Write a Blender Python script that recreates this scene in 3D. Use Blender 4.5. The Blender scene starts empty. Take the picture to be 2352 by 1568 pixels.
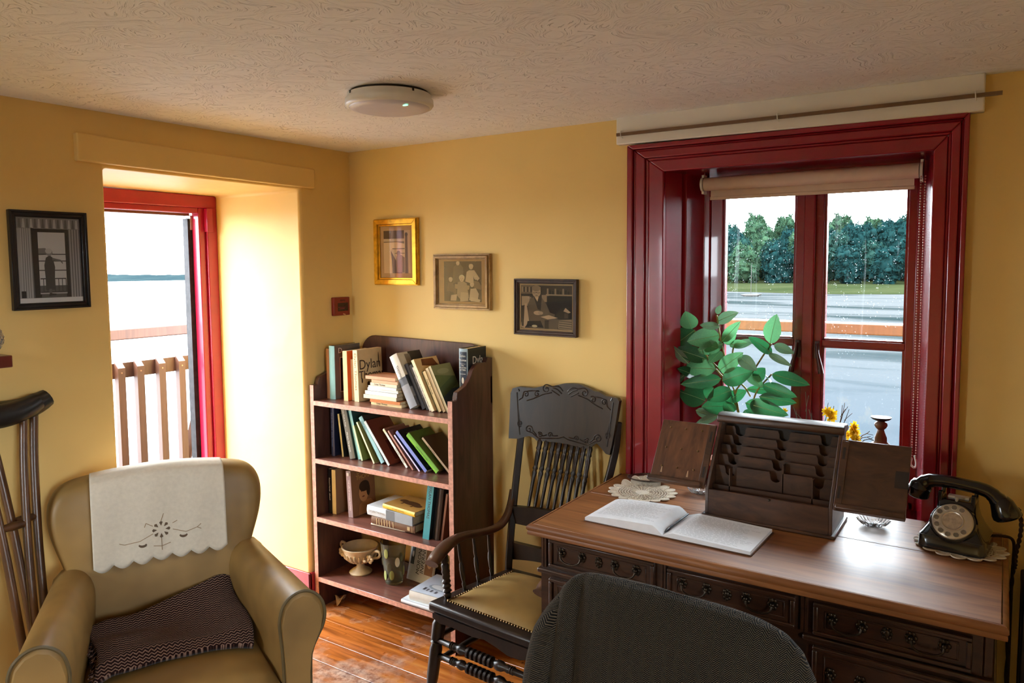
import bpy, bmesh, math, random
from mathutils import Vector, Matrix, noise as mnoise
random.seed(7)
SC = bpy.context.scene
COL = SC.collection
# ------------------------------------------------------------------ camera
cam_d = bpy.data.cameras.new('camera')
cam = bpy.data.objects.new('camera', cam_d)
COL.objects.link(cam)
SC.camera = cam
CAM = Vector((2.62115, -2.59264, 1.57156))
YAW, PITCH, ROLL = math.radians(33.2105), math.radians(4.4151), math.radians(-0.4191)
fw = Vector((-math.sin(YAW)*math.cos(PITCH), math.cos(YAW)*math.cos(PITCH), -math.sin(PITCH)))
rt = Vector((math.cos(YAW), math.sin(YAW), 0))
up = rt.cross(fw)
rt2 = rt*math.cos(ROLL)+up*math.sin(ROLL)
up2 = -rt*math.sin(ROLL)+up*math.cos(ROLL)
cam.matrix_world = Matrix(((rt2.x, up2.x, -fw.x, CAM.x), (rt2.y, up2.y, -fw.y, CAM.y), (rt2.z, up2.z, -fw.z, CAM.z), (0, 0, 0, 1)))
cam_d.sensor_width = 36.0
cam_d.lens = 36.0*1723.08/2352
cam_d.shift_x = (1176-1178.73)/2352
cam_d.shift_y = (739.0-784)/2352
cam_d.clip_start = .05
cam_d.clip_end = 3000
# ------------------------------------------------------------------ view, world, light
SC.view_settings.view_transform = 'Standard'
SC.view_settings.look = 'None'
SC.view_settings.gamma = 1.0
SC.view_settings.use_curve_mapping = False
SC.view_settings.exposure = EXPOSURE = 0.66
SKY = 21.0
w = bpy.data.worlds.new('world')
SC.world = w
w.use_nodes = True
bg = w.node_tree.nodes['Background']
bg.inputs[0].default_value = (.84, .93, 1.0, 1)
bg.inputs[1].default_value = SKY
SC.cycles.max_bounces = 7
SC.cycles.diffuse_bounces = 4
SC.cycles.glossy_bounces = 3
SC.cycles.transmission_bounces = 8
SC.cycles.transparent_max_bounces = 10
SC.cycles.sample_clamp_indirect = 8.0
SC.cycles.adaptive_threshold = .08
SC.cycles.caustics_reflective = False
SC.cycles.caustics_refractive = False


def portal(name, loc, sx, sy, direction):
    d = bpy.data.lights.new(name, 'AREA')
    d.shape = 'RECTANGLE'
    d.size, d.size_y = sx, sy
    d.cycles.is_portal = True
    o = bpy.data.objects.new(name, d)
    COL.objects.link(o)
    o.location = loc
    o.rotation_euler = Vector(direction).to_track_quat('-Z', 'Y').to_euler()
    return o


portal('door_daylight_portal', (-.70, -.73, 1.0), 1.3, 2.2, (1, 0, 0))
portal('window_daylight_portal', (2.02, .42, 1.33), 1.1, 1.3, (0, -1, 0))
portal('added_fill_window_portal', (4.28, -2.65, 1.35), .9, 1.0, (-1, 0, 0))  # serves the added fill window in the side wall
portal('rear_window_daylight_portal', (.28, -3.78, 1.35), .46, 1.0, (0, 1, 0))
# ------------------------------------------------------------------ helpers
def lin(c):
    return c/12.92 if c <= .04045 else ((c+.055)/1.055)**2.4


def rgb(r, g, b):
    return (lin(r/255), lin(g/255), lin(b/255), 1)


class MB:
    """Collects vertices and faces, then links them as one mesh object."""
    def __init__(self):
        self.v, self.f, self.c, self.sm = [], [], [], []

    def add(self, vs, fs, col=None, smooth=False):
        n = len(self.v)
        self.v += [tuple(p) for p in vs]
        for f in fs:
            self.f.append([i+n for i in f])
            self.c.append(col)
            self.sm.append(smooth)
        return self

    def box(self, x0, x1, y0, y1, z0, z1, col=None, M=None):
        vs = [Vector((x, y, z)) for z in (z0, z1) for y in (y0, y1) for x in (x0, x1)]
        if M is not None:
            vs = [M @ p for p in vs]
        return self.add(vs, [(0, 2, 3, 1), (4, 5, 7, 6), (0, 1, 5, 4), (2, 6, 7, 3), (0, 4, 6, 2), (1, 3, 7, 5)], col)

    def prism(self, pts, a, b, axis='z', col=None, smooth=False, M=None):
        """polygon pts (2d, counter-clockwise) pushed along axis from a to b"""
        def P(p, t):
            if axis == 'z':
                q = Vector((p[0], p[1], t))
            elif axis == 'y':
                q = Vector((p[0], t, p[1]))
            else:
                q = Vector((t, p[0], p[1]))
            return M @ q if M is not None else q
        n = len(pts)
        vs = [P(p, a) for p in pts]+[P(p, b) for p in pts]
        fs = [list(range(n))[::-1], list(range(n, 2*n))]
        fs += [(i, (i+1) % n, n+(i+1) % n, n+i) for i in range(n)]
        return self.add(vs, fs, col, smooth)

    def lathe(self, prof, c=(0, 0, 0), n=24, M=None, col=None, smooth=True, cap=True):
        """profile [(r, z)] turned about z"""
        vs, fs = [], []
        for r, z in prof:
            for k in range(n):
                a = 2*math.pi*k/n
                p = Vector((c[0]+r*math.cos(a), c[1]+r*math.sin(a), c[2]+z))
                vs.append(M @ p if M is not None else p)
        m = len(prof)
        for i in range(m-1):
            for k in range(n):
                fs.append((i*n+k, i*n+(k+1) % n, (i+1)*n+(k+1) % n, (i+1)*n+k))
        if cap:
            fs.append(list(range(n))[::-1])
            fs.append(list(range((m-1)*n, m*n)))
        return self.add(vs, fs, col, smooth)

    def tube(self, path, r, n=8, col=None, cap=True, sq=None):
        """round bar along path; r a number or list; sq = (ax, ay) squash factors"""
        P = [Vector(p) for p in path]
        m = len(P)
        R = r if isinstance(r, (list, tuple)) else [r]*m
        vs, fs = [], []
        t0 = (P[1]-P[0]).normalized()
        ref = Vector((0, 0, 1)) if abs(t0.z) < .9 else Vector((1, 0, 0))
        u = t0.cross(ref).normalized()
        for i in range(m):
            t = (P[min(i+1, m-1)]-P[max(i-1, 0)])
            if t.length < 1e-9:
                t = t0
            t = t.normalized()
            u = (u-t*u.dot(t)).normalized()
            w_ = t.cross(u)
            for k in range(n):
                a = 2*math.pi*k/n
                ca, sa = math.cos(a), math.sin(a)
                if sq:
                    ca, sa = ca*sq[0], sa*sq[1]
                vs.append(P[i]+(u*ca+w_*sa)*R[i])
        for i in range(m-1):
            for k in range(n):
                fs.append((i*n+k, i*n+(k+1) % n, (i+1)*n+(k+1) % n, (i+1)*n+k))
        if cap:
            fs.append(list(range(n))[::-1])
            fs.append(list(range((m-1)*n, m*n)))
        return self.add(vs, fs, col, True)

    def turned(self, a, b, prof, n=12, col=None):
        """turned spindle from a to b; prof [(t 0..1, radius)]"""
        a, b = Vector(a), Vector(b)
        d = b-a
        q = d.to_track_quat('Z', 'Y').to_matrix().to_4x4()
        q.translation = a
        return self.lathe([(r, t*d.length) for t, r in prof], n=n, M=q, col=col)

    def grid(self, fn, nu, nv, col=None, smooth=True, flip=False, closed_u=False):
        vs = [fn(i/(nu if closed_u else nu-1), j/(nv-1)) for j in range(nv) for i in range(nu)]
        fs = []
        for j in range(nv-1):
            for i in range(nu if closed_u else nu-1):
                i2 = (i+1) % nu
                q = (j*nu+i, j*nu+i2, (j+1)*nu+i2, (j+1)*nu+i)
                fs.append(q[::-1] if flip else q)
        return self.add(vs, fs, col, smooth)

    def ball(self, c, rx, ry=None, rz=None, n=12, m=8, M=None, col=None):
        ry = rx if ry is None else ry
        rz = rx if rz is None else rz
        vs, fs = [], []
        for j in range(1, m):
            th = math.pi*j/m
            for k in range(n):
                a = 2*math.pi*k/n
                p = Vector((rx*math.sin(th)*math.cos(a), ry*math.sin(th)*math.sin(a), -rz*math.cos(th)))
                vs.append(p)
        vs.append(Vector((0, 0, -rz)))
        vs.append(Vector((0, 0, rz)))
        s, t = len(vs)-2, len(vs)-1
        for j in range(m-2):
            for k in range(n):
                fs.append((j*n+k, j*n+(k+1) % n, (j+1)*n+(k+1) % n, (j+1)*n+k))
        for k in range(n):
            fs.append((s, (k+1) % n, k))
            fs.append((t, (m-2)*n+k, (m-2)*n+(k+1) % n))
        c = Vector(c)
        vs = [(M @ p if M is not None else p)+c for p in vs]
        return self.add(vs, fs, col, True)

    def flat(self, pts, y, col, M=None):
        """flat printed patch in the local xz plane, y = tiny layer offset towards -y"""
        vs = [Vector((p[0], -y, p[1])) for p in pts]
        if M is not None:
            vs = [M @ p for p in vs]
        return self.add(vs, [list(range(len(pts)))], col)

    def build(self, name, mat, parent=None, bevel=0, seg=2, smooth_angle=None, subsurf=0, solid=0, loc=None):
        me = bpy.data.meshes.new(name)
        me.from_pydata(self.v, [], self.f)
        me.polygons.foreach_set('use_smooth', self.sm)
        if any(c is not None for c in self.c):
            at = me.color_attributes.new('tint', 'FLOAT_COLOR', 'CORNER')
            data = []
            for f, c in zip(self.f, self.c):
                c = c if c is not None else (1, 1, 1, 1)
                data += list(c)*len(f)
            at.data.foreach_set('color', data)
        me.update()
        if smooth_angle is not None:
            me.polygons.foreach_set('use_smooth', [True]*len(me.polygons))
            me.set_sharp_from_angle(angle=math.radians(smooth_angle))
        elif any(self.sm):
            me.set_sharp_from_angle(angle=math.radians(50))
        return link(name, me, mat, parent, bevel, seg, subsurf, solid, loc)


def link(name, me, mat, parent=None, bevel=0, seg=2, subsurf=0, solid=0, loc=None):
    o = bpy.data.objects.new(name, me)
    COL.objects.link(o)
    if mat is not None and len(me.materials) == 0:
        me.materials.append(mat)
    if parent is not None:
        o.parent = parent
    if loc is not None:
        o.location = loc
    if solid:
        md = o.modifiers.new('solid', 'SOLIDIFY')
        md.thickness = solid
        md.offset = 0
    if bevel:
        md = o.modifiers.new('bevel', 'BEVEL')
        md.width = bevel
        md.segments = seg
        md.limit_method = 'ANGLE'
        md.angle_limit = math.radians(40)
        md.harden_normals = False
        me.polygons.foreach_set('use_smooth', [True]*len(me.polygons))
        me.set_sharp_from_angle(angle=math.radians(50))
    if subsurf:
        md = o.modifiers.new('subdivision', 'SUBSURF')
        md.levels = md.render_levels = subsurf
    return o


def tag(o, label=None, cat=None, group=None, kind=None):
    if label:
        o['label'] = label
    if cat:
        o['category'] = cat
    if group:
        o['group'] = group
    if kind:
        o['kind'] = kind
    return o


def thing(name, label, cat, loc=(0, 0, 0), rot=(0, 0, 0), group=None):
    o = bpy.data.objects.new(name, None)
    o.empty_display_size = .05
    COL.objects.link(o)
    o.location = loc
    o.rotation_euler = rot
    return tag(o, label, cat, group)


def copy_tree(o, parent=None):
    c = o.copy()
    COL.objects.link(c)
    if parent is not None:
        c.parent = parent
    for ch in list(o.children):
        copy_tree(ch, c)
    return c


def words(name, text, size, mat, parent, M, align='CENTER', shear=0, extrude=.0002, sx=1.0, space=1.0):
    """flat lettering: text lies in its local xy plane; M places it in the parent"""
    cu = bpy.data.curves.new(name, 'FONT')
    cu.body = text
    cu.size = size
    cu.align_x = align
    cu.align_y = 'CENTER'
    cu.shear = shear
    cu.extrude = extrude
    cu.space_character = space
    cu.resolution_u = 3
    cu.materials.append(mat)
    o = bpy.data.objects.new(name, cu)
    COL.objects.link(o)
    o.parent = parent
    o.matrix_local = M @ Matrix.Diagonal((sx, 1, 1, 1))
    return o


def frame_m(o, x, y, z):
    """matrix from origin and three axis vectors"""
    x, y, z = Vector(x).normalized(), Vector(y).normalized(), Vector(z).normalized()
    return Matrix(((x.x, y.x, z.x, o[0]), (x.y, y.y, z.y, o[1]), (x.z, y.z, z.z, o[2]), (0, 0, 0, 1)))


def bez(pts, n=24):
    """Catmull-Rom through points"""
    P = [Vector(p) for p in pts]
    P = [P[0]*2-P[1]]+P+[P[-1]*2-P[-2]]
    out = []
    segs = len(P)-3
    for i in range(n):
        t = i/(n-1)*segs
        k = min(int(t), segs-1)
        t -= k
        a, b, c, d = P[k:k+4]
        out.append(.5*((2*b)+(c-a)*t+(2*a-5*b+4*c-d)*t*t+(3*b-a-3*c+d)*t**3))
    return out


# ------------------------------------------------------------------ materials
def new_mat(name):
    m = bpy.data.materials.new(name)
    m.use_nodes = True
    nt = m.node_tree
    b = nt.nodes['Principled BSDF']
    return m, nt, b


def N(nt, kind, **kw):
    n = nt.nodes.new(kind)
    for k, v in kw.items():
        setattr(n, k, v)
    return n


def coords(nt, scale=(1, 1, 1), kind='Object', rot=(0, 0, 0)):
    tc = N(nt, 'ShaderNodeTexCoord')
    mp = N(nt, 'ShaderNodeMapping')
    mp.inputs['Scale'].default_value = scale
    mp.inputs['Rotation'].default_value = rot
    nt.links.new(tc.outputs[kind], mp.inputs[0])
    return mp.outputs[0]


def ramp(nt, fac, stops):
    r = N(nt, 'ShaderNodeValToRGB')
    els = r.color_ramp.elements
    while len(els) < len(stops):
        els.new(.5)
    for e, (p, c) in zip(els, stops):
        e.position = p
        e.color = c
    nt.links.new(fac, r.inputs[0])
    return r.outputs[0]


def noise_tex(nt, vec, scale, detail=4, rough=.55, dist=0):
    n = N(nt, 'ShaderNodeTexNoise')
    n.inputs['Scale'].default_value = scale
    n.inputs['Detail'].default_value = detail
    n.inputs['Roughness'].default_value = rough
    n.inputs['Distortion'].default_value = dist
    if vec is not None:
        nt.links.new(vec, n.inputs['Vector'])
    return n.outputs['Fac']


def bump(nt, b, height, strength=.3, dist=.01):
    n = N(nt, 'ShaderNodeBump')
    n.inputs['Strength'].default_value = strength
    n.inputs['Distance'].default_value = dist
    nt.links.new(height, n.inputs['Height'])
    nt.links.new(n.outputs[0], b.inputs['Normal'])


def plain(name, col, rough=.6, metal=0, var=.08, scale=30, bmp=0, spec=.5, coat=0):
    """one colour with a little mottling"""
    m, nt, b = new_mat(name)
    v = coords(nt)
    f = noise_tex(nt, v, scale, 2)
    lo = tuple(c*(1-var) for c in col[:3])+(1,)
    hi = tuple(min(1, c*(1+var)) for c in col[:3])+(1,)
    nt.links.new(ramp(nt, f, [(.3, lo), (.7, hi)]), b.inputs['Base Color'])
    b.inputs['Roughness'].default_value = rough
    b.inputs['Metallic'].default_value = metal
    b.inputs['Specular IOR Level'].default_value = spec
    b.inputs['Coat Weight'].default_value = coat
    if bmp:
        bump(nt, b, f, bmp, .004)
    return m


def wood(name, dark, light, rough=.4, scale=(30, 3, 30), bmp=.15, coat=0, spec=.5, dist=1.2):
    m, nt, b = new_mat(name)
    v = coords(nt, scale)
    f = noise_tex(nt, v, 1.0, 3, .6, dist)
    f2 = noise_tex(nt, coords(nt, (2, 2, 2)), 1.0, 1)
    mx = N(nt, 'ShaderNodeMath', operation='MULTIPLY_ADD')
    nt.links.new(f2, mx.inputs[0])
    mx.inputs[1].default_value = .5
    nt.links.new(f, mx.inputs[2])
    nt.links.new(ramp(nt, mx.outputs[0], [(.5, dark), (1.0, light)]), b.inputs['Base Color'])
    b.inputs['Roughness'].default_value = rough
    b.inputs['Specular IOR Level'].default_value = spec
    b.inputs['Coat Weight'].default_value = coat
    b.inputs['Coat Roughness'].default_value = .25
    if bmp:
        bump(nt, b, f, bmp, .002)
    return m


def tinted(name, rough=.5, spec=.4, var=.0):
    """takes its colours from the mesh's own flat print colours"""
    m, nt, b = new_mat(name)
    a = N(nt, 'ShaderNodeVertexColor', layer_name='tint')
    if var:
        mx = N(nt, 'ShaderNodeMixRGB', blend_type='MULTIPLY')
        mx.inputs[0].default_value = 1
        nt.links.new(a.outputs[0], mx.inputs[1])
        f = noise_tex(nt, coords(nt), 60, 4)
        nt.links.new(ramp(nt, f, [(.3, (1-var,)*3+(1,)), (.7, (1, 1, 1, 1))]), mx.inputs[2])
        nt.links.new(mx.outputs[0], b.inputs['Base Color'])
    else:
        nt.links.new(a.outputs[0], b.inputs['Base Color'])
    b.inputs['Roughness'].default_value = rough
    b.inputs['Specular IOR Level'].default_value = spec
    return m


def glass_mat(name, col=(1, 1, 1, 1), rough=0.0, dirt=0.0):
    """thin pane: mostly clear with a faint reflection, dirt as pale specks and streaks"""
    m, nt, b = new_mat(name)
    out = nt.nodes['Material Output']
    tr = N(nt, 'ShaderNodeBsdfTransparent')
    tr.inputs[0].default_value = col
    gl = N(nt, 'ShaderNodeBsdfGlossy')
    gl.inputs['Roughness'].default_value = .02
    fr = N(nt, 'ShaderNodeFresnel')
    fr.inputs[0].default_value = 1.3
    mix = N(nt, 'ShaderNodeMixShader')
    nt.links.new(fr.outputs[0], mix.inputs[0])
    nt.links.new(tr.outputs[0], mix.inputs[1])
    nt.links.new(gl.outputs[0], mix.inputs[2])
    last = mix.outputs[0]
    if dirt:
        v = coords(nt, (1, 1, 1))
        vo = N(nt, 'ShaderNodeTexVoronoi')
        vo.inputs['Scale'].default_value = 120
        nt.links.new(v, vo.inputs['Vector'])
        dots = ramp(nt, vo.outputs['Distance'], [(.10, (.22, .22, .22, 1)), (.2, (0, 0, 0, 1))])
        keep = ramp(nt, noise_tex(nt, v, 45, 2), [(.525, (0, 0, 0, 1)), (.60, (1, 1, 1, 1))])
        st = ramp(nt, noise_tex(nt, coords(nt, (26, 1, 2.2)), 1, 5, .6, .6), [(.60, (0, 0, 0, 1)), (.85, (.035, .035, .035, 1))])
        mu = N(nt, 'ShaderNodeMath', operation='MULTIPLY')
        nt.links.new(dots, mu.inputs[0])
        nt.links.new(keep, mu.inputs[1])
        ad = N(nt, 'ShaderNodeMath', operation='ADD')
        nt.links.new(mu.outputs[0], ad.inputs[0])
        nt.links.new(st, ad.inputs[1])
        sc = N(nt, 'ShaderNodeMath', operation='MULTIPLY', use_clamp=True)
        sc.inputs[1].default_value = dirt
        nt.links.new(ad.outputs[0], sc.inputs[0])
        df = N(nt, 'ShaderNodeBsdfTranslucent')
        df.inputs[0].default_value = (.85, .9, .92, 1)
        mx2 = N(nt, 'ShaderNodeMixShader')
        nt.links.new(sc.outputs[0], mx2.inputs[0])
        nt.links.new(last, mx2.inputs[1])
        nt.links.new(df.outputs[0], mx2.inputs[2])
        last = mx2.outputs[0]
    nt.links.new(last, out.inputs[0])
    return m


M_ = {}
M_['wall'] = None
# ------------------------------------------------------------------ room materials
def wall_paint(name, col, patch):
    m, nt, b = new_mat(name)
    v = coords(nt)
    f = noise_tex(nt, v, 2.2, 2, .6)
    c1 = ramp(nt, f, [(.3, tuple(c*.93 for c in col[:3])+(1,)), (.7, col)])
    # scuffs where the paint has flaked
    fl = noise_tex(nt, coords(nt, (1, 1, 1)), 9, 3, .7, 0)
    fm = ramp(nt, fl, [(.735, (0, 0, 0, 1)), (.75, (.7, .7, .7, 1))])
    mx = N(nt, 'ShaderNodeMixRGB')
    nt.links.new(fm, mx.inputs[0])
    nt.links.new(c1, mx.inputs[1])
    mx.inputs[2].default_value = patch
    nt.links.new(mx.outputs[0], b.inputs['Base Color'])
    b.inputs['Roughness'].default_value = .55
    b.inputs['Specular IOR Level'].default_value = .3
    bump(nt, b, noise_tex(nt, v, 7, 2, .6), .25, .02)
    return m


YELLOW = rgb(236, 202, 128)
M_['wall'] = wall_paint('yellow_wall_paint', YELLOW, rgb(236, 206, 140))


def artex():
    m, nt, b = new_mat('textured_white_ceiling')
    b.inputs['Base Color'].default_value = rgb(246, 243, 238)
    b.inputs['Roughness'].default_value = .8
    b.inputs['Specular IOR Level'].default_value = .2
    tc = N(nt, 'ShaderNodeTexCoord')
    # short combed strokes at changing angles
    wv = noise_tex(nt, tc.outputs['Object'], 5, 1)
    mp = N(nt, 'ShaderNodeVectorRotate', rotation_type='Z_AXIS')
    an = N(nt, 'ShaderNodeMath', operation='MULTIPLY_ADD')
    nt.links.new(wv, an.inputs[0])
    an.inputs[1].default_value = .9
    an.inputs[2].default_value = .15
    nt.links.new(tc.outputs['Object'], mp.inputs['Vector'])
    nt.links.new(an.outputs[0], mp.inputs['Angle'])
    sc = N(nt, 'ShaderNodeMapping')
    sc.inputs['Scale'].default_value = (27, 125, 1)
    nt.links.new(mp.outputs[0], sc.inputs[0])
    f = noise_tex(nt, sc.outputs[0], 1.0, 2, .5, 0)
    h = ramp(nt, f, [(.0, (.9, .9, .9, 1)), (.585, (.95, .95, .95, 1)), (.61, (1, 1, 1, 1)), (.68, (.0, .0, .0, 1))])
    bump(nt, b, h, .7, .010)
    return m


M_['ceiling'] = artex()
M_['white_paint'] = plain('white_gloss_paint', rgb(226, 220, 208), .45, var=.04, scale=6)
M_['red'] = plain('crimson_gloss_paint', rgb(142, 14, 32), .26, var=.10, scale=10, coat=.5)
M_['red_door'] = plain('bright_red_gloss_paint', rgb(164, 20, 50), .28, var=.08, scale=10, coat=.4)


def floor_wood():
    m, nt, b = new_mat('worn_orange_floorboard')
    oi = N(nt, 'ShaderNodeObjectInfo')
    v = coords(nt, (2.0, 26, 26))
    f = noise_tex(nt, v, 1.0, 3, .62, .6)
    c = ramp(nt, f, [(.3, rgb(104, 54, 22)), (.52, rgb(176, 100, 40)), (.75, rgb(204, 134, 66))])
    # worn, greyed patches
    tc = N(nt, 'ShaderNodeTexCoord')
    geo = N(nt, 'ShaderNodeNewGeometry')
    wr = noise_tex(nt, geo.outputs['Position'], 2.1, 4, .72, 0)
    sx = N(nt, 'ShaderNodeSeparateXYZ')
    nt.links.new(geo.outputs['Position'], sx.inputs[0])
    ym = N(nt, 'ShaderNodeMapRange')
    ym.inputs['From Min'].default_value = -.42
    ym.inputs['From Max'].default_value = -.85
    nt.links.new(sx.outputs[1], ym.inputs[0])
    ad = N(nt, 'ShaderNodeMath', operation='MULTIPLY_ADD')
    nt.links.new(ym.outputs[0], ad.inputs[0])
    ad.inputs[1].default_value = .28
    nt.links.new(wr, ad.inputs[2])
    wm = ramp(nt, ad.outputs[0], [(.56, (0, 0, 0, 1)), (.74, (1, 1, 1, 1))])
    mx = N(nt, 'ShaderNodeMixRGB')
    nt.links.new(wm, mx.inputs[0])
    nt.links.new(c, mx.inputs[1])
    g = ramp(nt, noise_tex(nt, geo.outputs['Position'], 26, 3, .7), [(.38, rgb(112, 70, 52)), (.6, rgb(190, 160, 140))])
    nt.links.new(g, mx.inputs[2])
    # dark spots
    sp = ramp(nt, noise_tex(nt, geo.outputs['Position'], 34, 3, .5), [(.66, (1, 1, 1, 1)), (.72, (.35, .25, .2, 1))])
    m2 = N(nt, 'ShaderNodeMixRGB', blend_type='MULTIPLY')
    m2.inputs[0].default_value = .8
    nt.links.new(mx.outputs[0], m2.inputs[1])
    nt.links.new(sp, m2.inputs[2])
    nt.links.new(m2.outputs[0], b.inputs['Base Color'])
    rr = N(nt, 'ShaderNodeMapRange')
    rr.inputs['To Min'].default_value = .22
    rr.inputs['To Max'].default_value = .6
    nt.links.new(wm, rr.inputs[0])
    nt.links.new(rr.outputs[0], b.inputs['Roughness'])
    bump(nt, b, f, .2, .003)
    return m


M_['floor'] = floor_wood()
M_['dark_gap'] = plain('dark_subfloor', rgb(26, 18, 12), .9)

# ------------------------------------------------------------------ floor: a base and its boards
RX, RY, H = 4.0, -3.5, 2.103
BWX0, BWX1 = .05, .51
fl = MB().box(-.02, RX, RY, .02, -.06, -.022).build('floor', M_['dark_gap'])
tag(fl, kind='structure')
me0 = MB().box(0, 4.0, -.0635, .0635, -.022, 0).build('plank', M_['floor'], fl, bevel=.0016, seg=1)
yy = -.03
first = True
while yy > RY-.05:
    o = me0 if first else me0.copy()
    if not first:
        COL.objects.link(o)
        o.parent = fl
    first = False
    o.location = (0, yy-.0, 0)
    yy -= .130

# ------------------------------------------------------------------ left wall with the deep balcony doorway
OY0, OY1, OZ = -1.166, -.307, 1.908
wl = MB().prism([(RY-.1, 0), (OY0, 0), (OY0, OZ+.006), (OY1, OZ), (OY1, 0), (.35, 0), (.35, H+.1), (RY-.1, H+.1)], -.66, 0, 'x').build('wall_left', M_['wall'], bevel=.014, seg=3)
tag(wl, kind='structure')
# boxed-in lintel above the doorway
o = MB().prism([(-1.264, 1.927), (-.232, 1.915), (-.232, 2.000), (-1.264, 2.019)], -.005, .022, 'x').build('trim_1', M_['wall'], bevel=.005)
tag(o, kind='structure')
# right wall: four slabs around the window recess
m = MB()
m.box(-.66, 1.54, 0, .30, 0, H+.1)
m.box(2.475, RX+.1, 0, .30, 0, H+.1)
m.box(1.54, 2.475, 0, .30, 1.94, H+.1)
m.box(1.54, 2.475, 0, .30, 0, .73)
o = m.build('wall_right', M_['wall'])
tag(o, kind='structure')
m = MB()
m.box(-.1, BWX0, RY-.25, RY, 0, H+.1)
m.box(BWX1, RX+.1, RY-.25, RY, 0, H+.1)
m.box(BWX0, BWX1, RY-.25, RY, 0, .85)
m.box(BWX0, BWX1, RY-.25, RY, 1.85, H+.1)
o = m.build('wall_back', M_['wall'])
tag(o, kind='structure')
m = MB()
m.box(RX, RX+.25, RY-.25, -3.1, 0, H+.1)
m.box(RX, RX+.25, -2.2, .3, 0, H+.1)
m.box(RX, RX+.25, -3.1, -2.2, 0, .85)
m.box(RX, RX+.25, -3.1, -2.2, 1.85, H+.1)
o = m.build('wall_side', M_['wall'])
tag(o, kind='structure')
# ceiling with a soft cove line where it meets the walls
m = MB()
m.box(-.1, RX+.1, RY-.1, .1, H, H+.12)
o = m.build('ceiling', M_['ceiling'])
tag(o, kind='structure')
# skirting: red in the doorway, along the left wall and behind the bookcase
m = MB()
m.box(-.5, .012, OY1-.012, OY1, 0, .165)
m.box(0, .012, OY1-.012, -.0, 0, .165)
o = m.build('baseboard_left', M_['red'], bevel=.003)
tag(o, kind='structure')
o = MB().box(.012, 1.46, -.012, 0, 0, .165).build('baseboard_right', M_['red'], bevel=.003)
tag(o, kind='structure')
o = MB().box(-.66, .0, OY0, OY1, -.05, -.002).build('trim_2', M_['floor'])
tag(o, kind='structure')

# ------------------------------------------------------------------ balcony door frame (open door)
FX = -.59
dr = thing('door_1', None, None)
tag(dr, kind='structure')
m = MB()
m.box(-.66, FX, OY0, OY1, 1.848, OZ)
m.box(-.66, FX, OY1-.055, OY1, 0, 1.85)
m.box(-.66, FX, OY0, OY0+.055, 0, 1.85)
m.build('door_frame', M_['red_door'], dr, bevel=.004)
m = MB()
m.box(-.66, FX-.015, OY1-.09, OY1-.055, 0, 1.85)
m.box(-.66, FX-.015, OY0+.055, OY0+.09, 0, 1.85)
m.box(-.66, FX-.015, OY0+.09, OY1-.09, 1.822, 1.85)
m.build('door_stop', M_['red_door'], dr, bevel=.004)
m = MB()
m.box(-.70, -.66, OY0+.05, OY0+.105, 0, 1.86)
m.box(-.70, -.66, OY0+.1, OY1-.1, 1.812, 1.86)
m.build('outer_moulding', plain('weathered_orange_timber', rgb(120, 76, 44), .6), dr)
m = MB()
m.box(-.70, -.66, OY1-.112, OY1-.05, 0, 1.80)
m.build('weather_strip', plain('flaking_grey_paint', rgb(34, 30, 32), .8, var=.6, scale=40), dr)
MB().box(-.667, -.655, OY1-.1, OY1-.078, 1.745, 1.815).build('hinge', plain('pale_metal_hinge', rgb(200, 190, 175), .4, .6), dr)
MB().box(FX-.02, FX+.012, OY1-.062, OY1-.03, 1.735, 1.848).build('bolt_block', M_['red_door'], dr, bevel=.003)

# ------------------------------------------------------------------ right window: board, casing, lining, sashes
o = MB().prism([(1.405, 2.006), (2.556, 1.996), (2.556, H+.002), (1.405, H+.002)], -.034, 0.0, 'y').build('trim_3', M_['white_paint'], bevel=.004)
tag(o, kind='structure')
wn = thing('window_1', None, None)
tag(wn, kind='structure')
SILL = .735
# casing profile: steps from the outer edge inwards
XL0, XL1, XR1, XR0, ZT0, ZT1 = 1.447, 1.588, 2.432, 2.522, 2.000, 1.897
steps = [(0, .022, .034), (.022, .034, .020), (.034, .075, .030), (.075, .088, .022), (.088, .150, .026)]


def casing_poly(side):
    m = MB()
    wL, wR, wT = XL1-XL0, XR0-XR1, ZT0-ZT1
    for a, b, d in [(0, .16, .032), (.16, .24, .021), (.24, .50, .030), (.50, .60, .023), (.60, 1.0, .027)]:
        if side == 'l':
            m.prism([(XL0+wL*a, SILL-.3), (XL0+wL*b, SILL-.3), (XL0+wL*b, ZT0-wT*b), (XL0+wL*a, ZT0-wT*a)], -d, 0, 'y')
        elif side == 'r':
            m.prism([(XR0-wR*a, SILL-.3), (XR0-wR*a, ZT0-wT*a), (XR0-wR*b, ZT0-wT*b), (XR0-wR*b, SILL-.3)], -d, 0, 'y')
        else:
            m.prism([(XL0+wL*a, ZT0-wT*a), (XL0+wL*b, ZT0-wT*b), (XR0-wR*b, ZT0-wT*b), (XR0-wR*a, ZT0-wT*a)], -d, 0, 'y')
    return m


for s in 'lrt':
    casing_poly(s).build('casing', M_['red'], wn, bevel=.004, seg=2)
# splayed lining of the recess with its sunk panel
GX0, GX1, GY = 1.658, 2.392, .20
m = MB()


def lining_left():
    m = MB()
    def q(t, off=0):
        return (XL1+(GX0-XL1)*t-off, GY*t*1.0)
    A = lambda t, o=0: q(t, o)
    m.prism([A(-.01), A(.42), A(.42, .03), A(-.01, .03)], SILL, ZT1+.03, 'z')
    m.prism([A(.42, .010), A(.50, .010), A(.50, .03), A(.42, .03)], SILL, ZT1+.03, 'z')
    m.prism([A(.50, -.004), A(1.04, -.002), A(1.04, .03), A(.50, .03)], SILL, ZT1+.03, 'z')
    return m


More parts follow.
